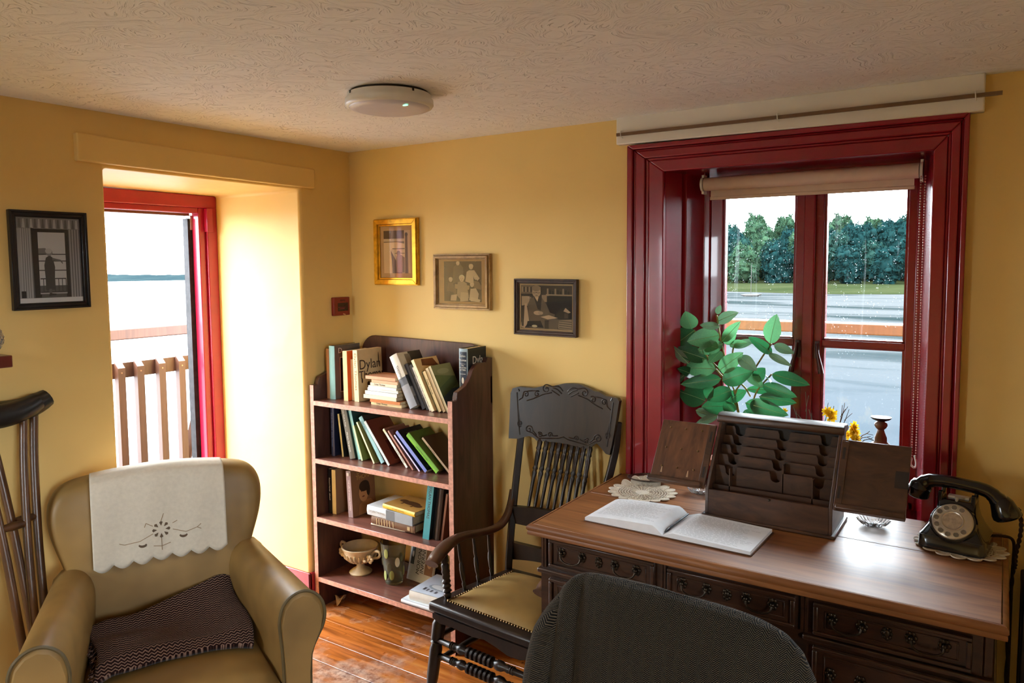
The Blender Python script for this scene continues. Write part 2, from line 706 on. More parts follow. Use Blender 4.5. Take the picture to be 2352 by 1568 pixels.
lining_left().build('reveal_lining', M_['red'], wn, bevel=.003)
m = MB()
m.prism([(XR1, -.002), (XR1+.03, -.002), (GX1+.03, GY+.008), (GX1, GY+.008)], SILL, ZT1+.03, 'z')
m.build('reveal_lining', M_['red'], wn, bevel=.003)
m = MB()
m.prism([(XL1, 0), (XR1, 0), (GX1+.02, GY+.01), (GX0-.02, GY+.01)], ZT1, ZT1+.03, 'z')
m.build('reveal_lining', M_['red'], wn, bevel=.003)
m = MB()
m.prism([(XL1-.02, -.0), (XR1+.02, -.0), (GX1+.03, GY+.1), (GX0-.03, GY+.1)], SILL-.03, SILL, 'z')
m.build('window_sill', M_['red'], wn, bevel=.004)
# fixed frame
m = MB()
m.box(GX0-.03, GX0+.026, GY, GY+.07, SILL, 1.92)
m.box(GX1-.018, GX1+.04, GY, GY+.07, SILL, 1.92)
m.box(GX0, GX1, GY, GY+.07, 1.862, 1.92)
m.box(GX0, GX1, GY, GY+.07, SILL, SILL+.03)
m.build('window_frame', M_['red'], wn, bevel=.004)
m = MB()
m.box(2.024, 2.062, GY-.012, GY+.07, SILL, 1.87)
m.build('mullion', M_['red'], wn, bevel=.005)
DIRTY = glass_mat('dirty_window_glass', (.97, .985, .985, 1), dirt=.85)
LESS_DIRTY = glass_mat('speckled_lower_glass', (.96, .98, .985, 1), dirt=.28)
for (a, b, stile_l, stile_r) in ((GX0+.026, 2.026, .046, .032), (2.060, GX1-.016, .028, .026)):
    sash = MB()
    y0, y1 = GY+.008, GY+.045
    zb, zt = SILL+.03, 1.862
    sash.box(a, a+stile_l, y0, y1, zb, zt)
    sash.box(b-stile_r, b, y0, y1, zb, zt)
    sash.box(a+stile_l, b-stile_r, y0, y1, zt-.04, zt)
    sash.box(a+stile_l, b-stile_r, y0, y1, zb, zb+.055)
    s_ = sash.build('casement_sash', M_['red'], wn, bevel=.003)
    # inner bead steps
    sash = MB()
    for e, yb in ((.008, y0+.010),):
        sash.box(a+stile_l, a+stile_l+e, yb, y1, zb+.055, zt-.04)
        sash.box(b-stile_r-e, b-stile_r, yb, y1, zb+.055, zt-.04)
        sash.box(a+stile_l, b-stile_r, yb, y1, zt-.048, zt-.04)
        sash.box(a+stile_l, b-stile_r, yb, y1, zb+.055, zb+.063)
    sash.build('glazing_bead', M_['red'], wn)
    gb = MB()
    gb.box(a+stile_l, b-stile_r, y0+.002, y1, 1.274, 1.296)
    gb.box(a+stile_l, b-stile_r, y0+.010, y1, 1.268, 1.302)
    gb.build('glazing_bar', M_['red'], wn, bevel=.002)
    for z0, z1 in ((zb+.055, 1.275), (1.295, zt-.04)):
        p = MB().box(a+stile_l-.002, b-stile_r+.002, GY+.028, GY+.031, z0-.002, z1+.002).build('pane', DIRTY if z1 > 1.5 else LESS_DIRTY, wn)
    # stay / fastener handle
hm = plain('painted_dark_fastener', rgb(74, 30, 30), .35, .2)
for hx, d in ((2.010, -1), (2.076, 1)):
    m = MB()
    m.box(hx-.007, hx+.007, GY-.008, GY+.01, 1.232, 1.292)
    m.tube([(hx, GY-.012, 1.285), (hx+.004*d, GY-.016, 1.25), (hx+.014*d, GY-.018, 1.205), (hx+.018*d, GY-.017, 1.180)], [.005, .006, .009, .010], 8)
    m.build('window_fastener', hm, wn)

# second window, in the wall behind the photographer
w2 = thing('window_2', None, None)
tag(w2, kind='structure')
m = MB()
for a, b in ((BWX0, BWX0+.05), (BWX1-.05, BWX1)):
    m.box(a, b, RY-.20, RY-.14, .85, 1.85)
for a, b in ((.85, .90), (1.80, 1.85)):
    m.box(BWX0+.05, BWX1-.05, RY-.195, RY-.145, a, b)
m.build('window_frame', M_['red'], w2)
MB().box(BWX0+.04, BWX1-.04, RY-.172, RY-.168, .87, 1.83).build('pane', glass_mat('clear_window_glass'), w2)

w3 = thing('added_fill_window', None, None)  # added window out of view, brings fill light into the room
tag(w3, kind='structure')
m = MB()
for a, b in ((-3.1, -3.05), (-2.25, -2.2), (-2.68, -2.62)):
    m.box(RX+.14, RX+.20, a, b, .85, 1.85)
for a, b in ((.85, .90), (1.80, 1.85)):
    m.box(RX+.145, RX+.195, -3.05, -2.25, a, b)
m.build('window_frame', M_['red'], w3)
MB().box(RX+.168, RX+.172, -3.07, -2.23, .87, 1.83).build('pane', bpy.data.materials['clear_window_glass'], w3)

# ------------------------------------------------------------------ outside: gate, rails, water, far bank
M_['brown_timber'] = wood('brown_painted_timber', rgb(66, 40, 29), rgb(86, 55, 41), .55, (40, 40, 3), .05)
g = thing('balcony_gate', 'brown slatted timber gate with diagonal brace outside the doorway', 'gate', (-1.0, -.62, -.1))
MB().box(-.02, .0, -.30, .62, 1.125, 1.200).build('top_rail', M_['brown_timber'], g)
MB().box(-.02, .0, -.30, .62, .30, .38).build('bottom_rail', M_['brown_timber'], g)
sl = MB().prism([(0, 0), (.034, 0), (.034, 1.178), (0, 1.212)], -.018, .018, 'y').build('slat', M_['brown_timber'], g)
for i, y in enumerate((.018, .115, .230, .340, .444, -.10, -.21, .56)):
    o = sl if i == 0 else sl.copy()
    if i:
        COL.objects.link(o)
    o.location = (.0, y, 0)
    if i > 4:
        continue
m = MB()
a, b = Vector((-.012, .27, .32)), Vector((-.012, .53, 1.15))
m.tube([a, b], .03, 4)
m.build('diagonal_brace', M_['brown_timber'], g)
MB().box(-.05, .0, .475, .515, .0, 1.18).build('post', M_['brown_timber'], g)
sc_ = plain('steel_screw', rgb(150, 120, 100), .4, .7)
for i, y in enumerate((.018, .115, .230, .340, .444)):
    MB().lathe([(.004, 0), (.004, .002)], n=8, M=Matrix.Translation((.034, y, 1.155)) @ Matrix.Rotation(math.pi/2, 4, 'Y')).build('screw', sc_, g)

r = thing('balcony_handrail', 'brown timber balcony handrail seen through the doorway above the gate', 'railing', (-1.75, -.4, -.1))
MB().box(-.05, .05, -1.6, 3.2, 1.243, 1.308).build('top_rail', M_['brown_timber'], r, bevel=.006)
for y in (-1.5, 3.0):
    MB().box(-.04, .04, y-.04, y+.04, .0, 1.25).build('post', M_['brown_timber'], r)
r = thing('veranda_handrail', 'brown timber handrail running outside the red window', 'railing', (1.9, 1.0, -.1))
MB().box(-1.9, 2.2, -.04, .04, 1.352, 1.402).build('top_rail', M_['brown_timber'], r, bevel=.006)
for x in (-1.8, 2.1):
    MB().box(x-.04, x+.04, -.04, .04, 0, 1.355).build('post', M_['brown_timber'], r)
# veranda deck around the corner
dk = MB().box(-2.0, -.66, -2.4, 1.4, -.18, -.10).box(-2.0, 4.4, .30, 1.4, -.18, -.10).build('veranda_deck', M_['brown_timber'])
tag(dk, kind='structure')


def water_mat():
    m, nt, b = new_mat('tidal_estuary_water')
    geo = N(nt, 'ShaderNodeNewGeometry')
    mp = N(nt, 'ShaderNodeMapping')
    mp.inputs['Scale'].default_value = (.012, .05, 1)
    nt.links.new(geo.outputs['Position'], mp.inputs[0])
    f = noise_tex(nt, mp.outputs[0], 1.0, 6, .6, .7)
    # sand and shallows coloured pale to bounce light indoors; window side darker, muddy
    c = ramp(nt, f, [(.36, (.03, .034, .036, 1)), (.43, (.16, .17, .175, 1)), (.75, (.30, .31, .315, 1))])
    c2 = ramp(nt, f, [(.38, (.006, .0095, .010, 1)), (.45, (.014, .0165, .017, 1)), (.49, (.027, .0285, .0295, 1)), (.75, (.032, .0325, .033, 1))])
    sp = N(nt, 'ShaderNodeSeparateXYZ')
    nt.links.new(geo.outputs['Position'], sp.inputs[0])
    ny = N(nt, 'ShaderNodeMapRange')
    ny.inputs['From Min'].default_value = 30
    ny.inputs['From Max'].default_value = 70
    nt.links.new(sp.outputs[1], ny.inputs[0])
    m1 = N(nt, 'ShaderNodeMixRGB')
    m1.inputs[1].default_value = (.019, .0225, .0260, 1)
    nt.links.new(ny.outputs[0], m1.inputs[0])
    nt.links.new(c2, m1.inputs[2])
    nx = N(nt, 'ShaderNodeMath', operation='MULTIPLY_ADD')
    nt.links.new(sp.outputs[0], nx.inputs[0])
    nx.inputs[1].default_value = 1.0
    ny2 = N(nt, 'ShaderNodeMath', operation='MULTIPLY')
    nt.links.new(sp.outputs[1], ny2.inputs[0])
    ny2.inputs[1].default_value = .85
    nt.links.new(ny2.outputs[0], nx.inputs[2])
    nm = N(nt, 'ShaderNodeMapRange')
    nm.inputs['From Min'].default_value = -8
    nm.inputs['From Max'].default_value = 3
    nt.links.new(nx.outputs[0], nm.inputs[0])
    m2 = N(nt, 'ShaderNodeMixRGB')
    nt.links.new(nm.outputs[0], m2.inputs[0])
    nt.links.new(c, m2.inputs[1])
    nt.links.new(m1.outputs[0], m2.inputs[2])
    nt.links.new(m2.outputs[0], b.inputs['Base Color'])
    b.inputs['Roughness'].default_value = .8
    b.inputs['Specular IOR Level'].default_value = .0
    return m


o = MB().add([(-900, -400, -6), (700, -400, -6), (700, 800, -6), (-900, 800, -6)], [(0, 1, 2, 3)]).build('estuary_water', water_mat())
tag(o, kind='structure')
# ------------------------------------------------------------------ bookcase
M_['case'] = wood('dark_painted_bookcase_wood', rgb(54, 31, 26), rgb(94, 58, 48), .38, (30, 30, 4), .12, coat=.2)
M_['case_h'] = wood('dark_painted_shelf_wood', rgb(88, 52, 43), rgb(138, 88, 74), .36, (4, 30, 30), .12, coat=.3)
M_['edge'] = plain('worn_pinkish_wood_edge', rgb(196, 140, 120), .5, var=.25, scale=60)
bc = thing('bookcase', 'dark brown wooden bookcase with scrolled sides and arched top in the corner', 'bookcase', (.015, -.29, 0))
side = [(0, 0), (.278, 0), (.278, 1.180), (.245, 1.183), (.232, 1.163), (.190, 1.166), (.160, 1.158), (.140, 1.140), (.122, 1.112), (.095, 1.086), (.062, 1.074), (.036, 1.066), (.028, 1.045), (.028, 1.034), (0, 1.034)]
for x in (0, .788):
    s = MB().prism(side, x, x+.022, 'x').build('side_panel', M_['case'], bc, bevel=.002, seg=1)
    MB().box(x, x+.022, -.0015, 0, .0, 1.034).build('worn_edge', M_['edge'], s)
SH = (.965, .700, .430, .148)
for z in SH:
    s = MB().box(.022, .788, 0, .270, z-.022, z).build('shelf', M_['case_h'], bc, bevel=.002, seg=1)
    MB().box(.022, .788, -.0015, .0, z-.021, z-.001).build('worn_edge', M_['edge'], s)
arch = [(.0, .985), (.81, .985), (.81, 1.10)]
arch += [(.775+.0*k, 1.10) for k in ()]
for k in range(9):
    a = math.radians(k*90/8)
    arch.append((.700+.085*math.cos(a), 1.150+.085*math.sin(a)))
for k in range(9):
    a = math.radians(90+k*90/8)
    arch.append((.150+.085*math.cos(a), 1.152+.092*math.sin(a)))
arch += [(.065, 1.10), (.0, 1.10)]
MB().prism(arch, .262, .276, 'y').build('arched_back_panel', M_['case'], bc, bevel=.002, seg=1)
MB().box(.022, .788, .262, .276, .148, .19).build('back_rail', M_['case'], bc)
MB().box(.16, .20, .268, .276, .148, .44).build('back_slat', M_['case'], bc)

# ------------------------------------------------------------------ books
BM = {}


def bmat(c, rough=.45):
    k = (c, rough)
    if k not in BM:
        BM[k] = plain('book_cloth_%d_%d_%d' % c, rgb(*c), rough, var=.06, scale=25, spec=.4)
    return BM[k]


PAGES = plain('book_page_edges', rgb(214, 196, 160), .8, var=.12, scale=120)
INK = plain('dark_brown_ink', rgb(48, 26, 18), .6, var=.02)
INKW = plain('white_ink', rgb(226, 222, 210), .6, var=.02)
INKG = plain('gold_ink', rgb(190, 150, 80), .5, var=.02)
PRINT = tinted('printed_paper', .5)


def book(label, x, y, z, t, h, d, lean=0, yaw=0, cover=(120, 90, 60), spine=None, hard=True, group=None, flat_=False, bt=None, M=None):
    """a book on its tail with the spine towards the room (local -y); lean tips the top to the left"""
    o = thing('book', label, 'book', group=group)
    if M is None:
        M = Matrix.Translation((x, y, z)) @ Matrix.Rotation(math.radians(yaw), 4, 'Z') @ Matrix.Rotation(math.radians(-lean), 4, 'Y')
    o.matrix_world = M
    e = .0025 if hard else .0009
    i_ = .003 if hard else 0
    c = bmat(cover)
    m = MB()
    m.box(0, e, e, d, 0, h)
    m.box(t-e, t, e, d, 0, h)
    m.build('cover', c, o)
    sp = MB()
    n = 6
    if hard and t > .018:
        pts = [(t*k/n, -.004*math.sin(math.pi*k/n)) for k in range(n+1)]+[(t, e), (0, e)]
        sp.prism(pts, 0, h, 'z', smooth=False)
    else:
        sp.box(0, t, 0, e, 0, h)
    sp.build('spine', bmat(spine or cover), o)
    MB().box(e, t-e, e, d-i_, i_, h-i_).build('page_block', PAGES, o)
    o['dims'] = (t, h, d)
    return o


def spine_text(o, text, size, mat=INKW, at=.5, sx=1.0, up_=False, off=.0048):
    t, h, d = o['dims']
    if up_:
        M = frame_m((t/2, -off, h*at), (1, 0, 0), (0, 0, 1), (0, -1, 0))
    else:
        M = frame_m((t/2, -off, h*at), (0, 0, -1), (1, 0, 0), (0, -1, 0))
    return words('spine_lettering', text, size, mat, o, M, sx=sx)


def cover_text(o, text, size, mat=INKW, u=.5, v=.8, sx=1.0, shear=0):
    t, h, d = o['dims']
    return words('cover_lettering', text, size, mat, o, frame_m((t+.0004, d*u, h*v), (0, 1, 0), (0, 0, 1), (1, 0, 0)), sx=sx, shear=shear)


def cover_art(o, polys, name='cover_picture'):
    """printed patches on the right hand cover; coordinates 0..1 across and up"""
    t, h, d = o['dims']
    m = MB()
    for k, (pts, c) in enumerate(polys):
        m.add([(t+.0002+.00012*k, d*p[0], h*p[1]) for p in pts], [list(range(len(pts)))], rgb(*c))
    return m.build(name, PRINT, o)


def spine_band(o, z0, z1, c, name='spine_band', x0=0, x1=1):
    t, h, d = o['dims']
    m = MB()
    n = 6
    pts = [(t*(x0+(x1-x0)*k/n), -.0006-(.004*math.sin(math.pi*(x0+(x1-x0)*k/n)) if t > .018 else 0)) for k in range(n+1)]
    pts += [(t*x1, .0005), (t*x0, .0005)]
    m.prism(pts, h*z0, h*z1, 'z')
    return m.build(name, bmat(c), o)


def disc(cx, cy, rx, ry, n=14, a0=0, a1=360):
    return [(cx+rx*math.cos(math.radians(a0+(a1-a0)*k/n)), cy+ry*math.sin(math.radians(a0+(a1-a0)*k/n))) for k in range(n)]


def rect(a, b, c, d):
    return [(a, b), (c, b), (c, d), (a, d)]


G1, G2, G3 = 'books on the top shelf', 'books on the second shelf', 'books on the third shelf'
z = SH[0]+.0005
book('worn brown leather book at the left end of the top shelf', .042, -.215, z, .024, .228, .15, -.5, cover=(110, 74, 50), spine=(160, 110, 72), group=G1)
o = book('tall hardback with pale blue spine and grey framed cover', .070, -.222, z, .034, .243, .16, 0, cover=(104, 102, 92), spine=(150, 206, 214), group=G1)
cover_art(o, [(rect(.2, .12, .95, .78), (196, 190, 170)), (rect(.22, .135, .95, .765), (28, 26, 26)), (rect(.5, .3, .75, .7), (60, 56, 54))])
cover_text(o, 'D', .034, INKW, .22, .9)
o = book('book with cream spine and bright orange cover', .158, -.222, z, .026, .224, .14, .6, cover=(224, 92, 30), spine=(240, 200, 140), hard=False, group=G1)
book('small cream paperback beside the orange covered book', .187, -.200, z, .015, .186, .12, 1.4, cover=(226, 196, 150), hard=False, group=G1)
o = book('cream hardback with large dark swash lettering on its cover', .2175, -.215, z, .027, .230, .155, 1.6, cover=(206, 180, 136), spine=(240, 214, 166), hard=False, group=G1)
cover_text(o, 'Dylan', .062, INK, .50, .70, .95)
cover_text(o, 'Thomas', .052, INK, .56, .50, .95)
spine_text(o, 'Dylan Thomas', .019, plain('pale_brown_ink', rgb(150, 110, 70), .6), .58, 1.5, off=.0003)
cover_art(o, [(disc(.5, .24, .14, .1), (86, 60, 40)), (disc(.62, .32, .1, .07), (120, 90, 60)), (disc(.42, .32, .06, .05), (70, 46, 30)), (disc(.86, .78, .02, .14), (60, 40, 26)), (disc(.16, .40, .03, .05), (60, 40, 26))], 'vignette')
# nine paperbacks lying in a pile, spines to the room
pile = [('cream paperback at the bottom of the pile on the top shelf', .325, .178, .0135, (238, 206, 150)),
        ('orange brown paperback second from the bottom of the pile', .330, .172, .0125, (196, 116, 60)),
        ('wide cream paperback with faded title, third in the pile', .288, .190, .0165, (230, 212, 180)),
        ('white paperback in the middle of the pile on the top shelf', .294, .190, .0165, (232, 224, 206)),
        ('white paperback with grey spine lettering in the pile', .306, .182, .0135, (226, 226, 220)),
        ('thin bluish white paperback in the pile', .322, .166, .0110, (214, 220, 216)),
        ('cream paperback with brown spine title near the top of the pile', .330, .154, .0125, (228, 208, 176)),
        ('buff paperback just under the top one of the pile', .334, .154, .0120, (206, 160, 122)),
        ('pink and cream paperback lying on top of the pile', .294, .172, .0140, (222, 158, 122))]
zz = z
for k, (lab, x0, ln, t, c) in enumerate(pile):
    yw = random.uniform(-2, 2)
    # lying flat: local x up, spine still to the room, local z along the shelf
    M = Matrix.Translation((x0, -.222-random.uniform(0, .012), zz)) @ Matrix.Rotation(math.radians(yw), 4, 'Z') @ Matrix(((0, 0, 1, 0), (0, 1, 0, 0), (1, 0, 0, 0), (0, 0, 0, 1)))
    if True:
        # keep the basis right handed: thickness up (x->z), length along x (z->x), depth mirrored through y
        M = M @ Matrix.Diagonal((1, 1, 1, 1))
        o = thing('book', lab, 'book', group='paperbacks lying in a pile on the top shelf')
        o.matrix_world = Matrix.Translation((x0, -.222-.004*((k*7) % 4), zz)) @ Matrix.Rotation(math.radians(yw), 4, 'Z')
        d = .118
        MB().box(0, ln, 0, d, 0, .0009).box(0, ln, 0, d, t-.0011, t-.0002).build('cover', bmat((70, 66, 66) if k in (2, 3, 4) else tuple(int(v*.9) for v in c)), o)
        MB().box(0, ln, -.0008, .0002, 0, t-.0002).build('spine', bmat(c), o)
        MB().box(.001, ln-.001, .0002, d-.001, .0009, t-.0011).build('page_block', PAGES, o)
        txt = {0: 'Dylan Thomas', 6: 'Dylan Thomas', 2: 'COLLECTED POEMS', 4: 'UNDER MILK WOOD', 1: 'DYLAN THOMAS'}.get(k)
        if txt and k in (0, 6):
            words('spine_lettering', txt, .011, INK, o, frame_m((ln*.36, -.0012, t*.5), (1, 0, 0), (0, 0, 1), (0, -1, 0)))
        zz += t+.0003
# leaning run
LEANX = []


def lean_book(label, x, y, z, t, h, d, lean, group, prev, **kw):
    """tip a book as far as wanted but no further than its left neighbour allows"""
    if prev:
        x1, t1, a1, h1 = prev
        a1r = math.radians(a1)
        x = max(x, x1+t1/math.cos(a1r)+.0012)
        while lean > 0:
            a2 = math.radians(lean)
            # top-left corner against the neighbour's right cover
            tx, tz = x-h*math.sin(a2), h*math.cos(a2)
            along = -(tx-x1)*math.sin(a1r)+tz*math.cos(a1r)
            if along <= h1:
                dist = (tx-x1)*math.cos(a1r)+tz*math.sin(a1r)-t1
                ok = dist > .001
            else:
                # neighbour's top-right corner against this book's left cover
                cx = x1-h1*math.sin(a1r)+t1*math.cos(a1r)
                cz = h1*math.cos(a1r)+t1*math.sin(a1r)
                ok = (cx-x)*math.cos(a2)+cz*math.sin(a2) < -.001
            if ok:
                break
            lean -= .5
    return book(label, x, y, z, t, h, d, lean, group=group, **kw), (x, t, lean, h)


o, pv = lean_book('thick grey and white hardback leaning against the pile of paperbacks', .548, -.222, z, .044, .240, .15, 27.5, G1, None, cover=(196, 188, 170), spine=(222, 214, 198))
spine_text(o, 'THOMAS', .016, plain('grey_ink', rgb(90, 84, 80), .6), .66)
spine_band(o, .0, .42, (150, 150, 154))
spine_band(o, .42, .56, (92, 94, 100))
cover_art(o, [(rect(0, 0, 1, .36), (128, 128, 130)), (rect(0, .0, 1, .18), (92, 92, 94)), (rect(0, .36, 1, .58), (52, 54, 56)), (rect(.45, .60, 1, 1), (44, 40, 38)), (rect(.28, .74, .5, .96), (120, 112, 100))])
o, pv = lean_book('black hardback with worn jacket leaning on the grey hardback', .6, -.205, z, .020, .206, .14, 27.5, G1, pv, cover=(40, 38, 40), spine=(52, 50, 54))
o, pv = lean_book('black book with grey spine title, second of the two black ones', .6, -.205, z, .018, .204, .135, 27.5, G1, pv, cover=(34, 32, 34), spine=(30, 28, 32))
spine_text(o, 'SELECTED POEMS', .011, plain('dim_grey_ink', rgb(120, 110, 120), .6), .5, 1.1, off=.0003)
o, pv = lean_book('grey cream paperback with black capital spine title', .6, -.212, z, .016, .197, .13, 27.5, G1, pv, cover=(214, 190, 150), spine=(204, 196, 176), hard=False)
spine_text(o, 'COLLECTED STORIES  Dylan Thomas', .0095, INK, .5, 1.1, off=.0003)
o, pv = lean_book('tall cream paperback with brown lettered cover, leaning', .6, -.222, z, .015, .232, .15, 28.5, G1, pv, cover=(222, 188, 130), spine=(238, 220, 178), hard=False)
cover_art(o, [([(.25, .86), (.95, .80), (.8, .97), (.3, .98)], (110, 60, 26)), (rect(.2, .62, .9, .76), (150, 92, 44)), (disc(.4, .45, .12, .14), (96, 54, 24))], 'cover_emblem')
o, pv = lean_book('thin dark green book between the cream paperbacks', .6, -.205, z, .009, .180, .13, 28.5, G1, pv, cover=(74, 84, 44), spine=(96, 104, 60), hard=False)
o, pv = lean_book('cream paperback with black spine title beside the thin green book', .6, -.212, z, .014, .181, .13, 28.5, G1, pv, cover=(214, 186, 134), spine=(228, 204, 152), hard=False)
spine_text(o, 'Dylan Thomas', .0105, INK, .62, 1.1, off=.0003)
o, pv = lean_book('plain cream paperback leaning under the painted green one', .6, -.205, z, .013, .196, .13, 29, G1, pv, cover=(220, 194, 150), spine=(232, 208, 168), hard=False)
o, pv = lean_book('paperback with a painted green landscape cover, last of the leaning row', .6, -.200, z, .012, .205, .13, 29, G1, pv, cover=(112, 122, 70), spine=(226, 214, 176), hard=False)
cover_art(o, [(rect(0, 0, 1, .45), (66, 84, 92)), ([(0, .3), (1, .55), (1, .75), (0, .5)], (90, 104, 64)), ([(0, .8), (1, .7), (1, 1), (0, 1)], (150, 150, 100)), (disc(.5, .85, .3, .06), (170, 168, 120))])
o = book('tall navy hardback with white serif title and portrait on the spine', .755, -.150, z, .043, .262, .13, 0, cover=(30, 40, 46), spine=(150, 170, 178), hard=True, group=G1)
cover_art(o, [(rect(.08, .04, .98, .96), (26, 34, 40)), (rect(.3, .53, .9, .535), (220, 220, 214))])
cover_text(o, 'Dylan', .046, INKW, .62, .80, .9)
cover_text(o, 'Thomas', .040, INKW, .56, .63, .8)
spine_band(o, .06, .95, (28, 40, 58), 'spine_label', .14, .92)
for tx, zc, s in (('Dylan', .885, .013), ('Thomas', .82, .012), ('The', .735, .008), ('COLLECTED', .70, .0065), ('LETTERS', .665, .008)):
    spine_text(o, tx, s, INKW, zc, up_=True, off=.0055)
mm = MB()
t_, h_, d_ = o['dims']
for pts, c in ((disc(.5, .50, .13, .05), (214, 206, 190)), ([(.3, .30), (.42, .44), (.58, .44), (.66, .30)], (60, 66, 76)), (disc(.68, .36, .13, .04), (222, 200, 180)), (rect(.2, .60, .86, .605), (214, 214, 206)), (rect(.2, .76, .86, .763), (214, 214, 206)), (rect(.2, .16, .86, .164), (214, 214, 206))):
    mm.flat([(p[0]*t_, p[1]*h_) for p in pts], .0054+.0001*len(mm.f), rgb(*c))
mm.build('spine_picture', PRINT, o)

z = SH[1]+.0005
o = book('dark navy hardback upright at the left end of the second shelf', .062, -.215, z, .022, .222, .14, 0, cover=(26, 30, 52), spine=(38, 44, 78), group=G2)
spine_text(o, 'COLLECTED POEMS   DYLAN THOMAS', .009, plain('pale_blue_ink', rgb(130, 140, 180), .6), .55, 1.0)
spine_band(o, 0, 1, (120, 122, 140), 'spine_crease', .80, .86)
o, pv = lean_book('thin cream booklet next to the navy hardback', .120, -.205, z, .010, .196, .13, 7, G2, (.062, .022, 0, .222), cover=(40, 40, 34), spine=(214, 196, 140), hard=False)
o, pv = lean_book('thick grey green hardback with white spine title and starred dark cover', .180, -.215, z, .033, .232, .14, 13, G2, pv, cover=(34, 56, 50), spine=(112, 108, 96))
spine_text(o, 'This Much Is True', .0105, INKW, .80, 1.0)
spine_text(o, 'Miriam Margolyes', .0125, INKW, .33, 1.0)
for k in range(7):
    cover_text(o, ('TRUETRUE')[k], .022, plain('pale_green_ink', rgb(150, 190, 176), .6) if k == 0 else BM.setdefault('pg', bpy.data.materials['pale_green_ink']), .3+.03*k, .86-.11*k)
o, pv = lean_book('tall turquoise hardback leaning on the grey green one', .22, -.205, z, .016, .224, .14, 16, G2, pv, cover=(36, 70, 68), spine=(150, 206, 206))
o, pv = lean_book('short olive green book leaning left', .25, -.215, z, .010, .162, .13, 20, G2, pv, cover=(120, 136, 74), spine=(186, 196, 160), hard=False)
o, pv = lean_book('thin book with cream spine edge and olive cover', .33, -.222, z, .008, .200, .14, 30, G2, pv, cover=(126, 118, 60), spine=(232, 226, 180), hard=False)
o, pv = lean_book('pale blue hardback leaning well over in the second shelf', .36, -.205, z, .022, .230, .14, 36, G2, pv, cover=(60, 52, 44), spine=(160, 208, 214))
spine_text(o, 'DYLAN', .013, plain('blue_ink', rgb(90, 130, 150), .6), .82)
o, pv = lean_book('red brown hardback with a ruled square on its cover', .41, -.215, z, .012, .226, .15, 38, G2, pv, cover=(110, 52, 36), spine=(206, 212, 208))
cover_art(o, [(rect(.3, .06, .9, .52), (150, 84, 60)), (rect(.31, .07, .89, .51), (84, 24, 20)), (disc(.5, .26, .03, .05), (190, 150, 110))])
o, pv = lean_book('slim brown paperback with white spine lettering, leaning', .50, -.200, z, .011, .202, .13, 41, G2, pv, cover=(150, 100, 82), spine=(226, 220, 204), hard=False)
spine_text(o, 'DYLAN THOMAS', .009, INK, .3, 1.1, off=.0003)
spine_band(o, .90, .985, (206, 200, 160))
o, pv = lean_book('dusty pink paperback, leaning between the brown and blue ones', .545, -.212, z, .008, .205, .13, 42, G2, pv, cover=(146, 96, 88), spine=(170, 118, 104), hard=False)
o, pv = lean_book('thin lilac edged book with navy cover', .585, -.215, z, .007, .196, .13, 45, G2, pv, cover=(46, 48, 88), spine=(206, 190, 214), hard=False)
o, pv = lean_book('periwinkle blue spined book with a black photograph cover', .615, -.212, z, .016, .222, .15, 47, G2, pv, cover=(24, 28, 30), spine=(120, 132, 196), hard=False)
cover_art(o, [(rect(.1, .06, .96, .12), (60, 70, 66)), ([(.2, .12), (.5, .2), (.45, .6), (.25, .4)], (60, 74, 70)), ([(.55, .15), (.6, .15), (.75, .45), (.68, .4)], (120, 132, 126)), (rect(.25, .86, .7, .90), (96, 96, 96))])
o, pv = lean_book('bright lime green hardback near the right side of the second shelf', .665, -.200, z, .023, .214, .14, 49, G2, pv, cover=(92, 110, 40), spine=(122, 178, 58))
spine_text(o, 'UNDER MILK WOOD', .0085, plain('dark_green_ink', rgb(60, 110, 40), .6), .5)
o, pv = lean_book('cream spined brown book leaning at the far right of the second shelf', .715, -.175, z, .010, .198, .13, 48, G2, pv, cover=(84, 58, 38), spine=(222, 196, 166), hard=False)
spine_text(o, 'Dylan Thomas', .008, INK, .66, 1.0, off=.0003)

z = SH[2]+.0005
o = book('thin black book with white spine title at the left of the third shelf', .045, -.225, z, .018, .208, .14, 0, cover=(28, 22, 22), spine=(22, 18, 18), hard=False, group=G3)
spine_text(o, 'Richard McNiff   SERAFF', .0105, INKW, .55, off=.0003)
o = book('cream spined hardback with an old portrait on a tan cover', .066, -.222, z, .024, .206, .15, 0, cover=(150, 116, 86), spine=(236, 212, 158), hard=False, group=G3)
cover_art(o, [(disc(.78, .60, .16, .2), (44, 30, 24)), (disc(.82, .72, .1, .1), (150, 116, 90))])
book('thin lilac white book on the third shelf', .124, -.180, z, .014, .192, .12, 0, cover=(176, 160, 164), spine=(206, 196, 196), hard=False, group=G3)
o = book('mauve paperback with a painted portrait of a man on its cover', .165, -.218, z, .028, .212, .15, 3, cover=(128, 88, 62), spine=(150, 124, 124), hard=False, group=G3)
spine_text(o, 'THE LIFE OF DYLAN THOMAS', .0105, plain('mauve_white_ink', rgb(226, 212, 206), .6), .48, 1.0, off=.0003)
spine_band(o, .90, .97, (214, 204, 196), 'publisher_device', .25, .75)
cover_text(o, 'DYLAN', .030, INKG, .55, .93, .9)
cover_text(o, 'THOMAS', .030, INKG, .58, .81, .9)
cover_art(o, [([(.25, 0), (.3, .22), (.5, .3), (.8, .28), (1, .1), (1, 0)], (160, 112, 76)), (disc(.5, .46, .2, .2), (186, 134, 92)), (disc(.54, .60, .22, .12), (44, 28, 22)), (disc(.70, .5, .08, .14), (44, 28, 22)), (disc(.42, .50, .03, .012), (50, 32, 24)), (disc(.57, .50, .03, .012), (50, 32, 24)), (disc(.48, .38, .06, .015), (110, 52, 40))], 'portrait')


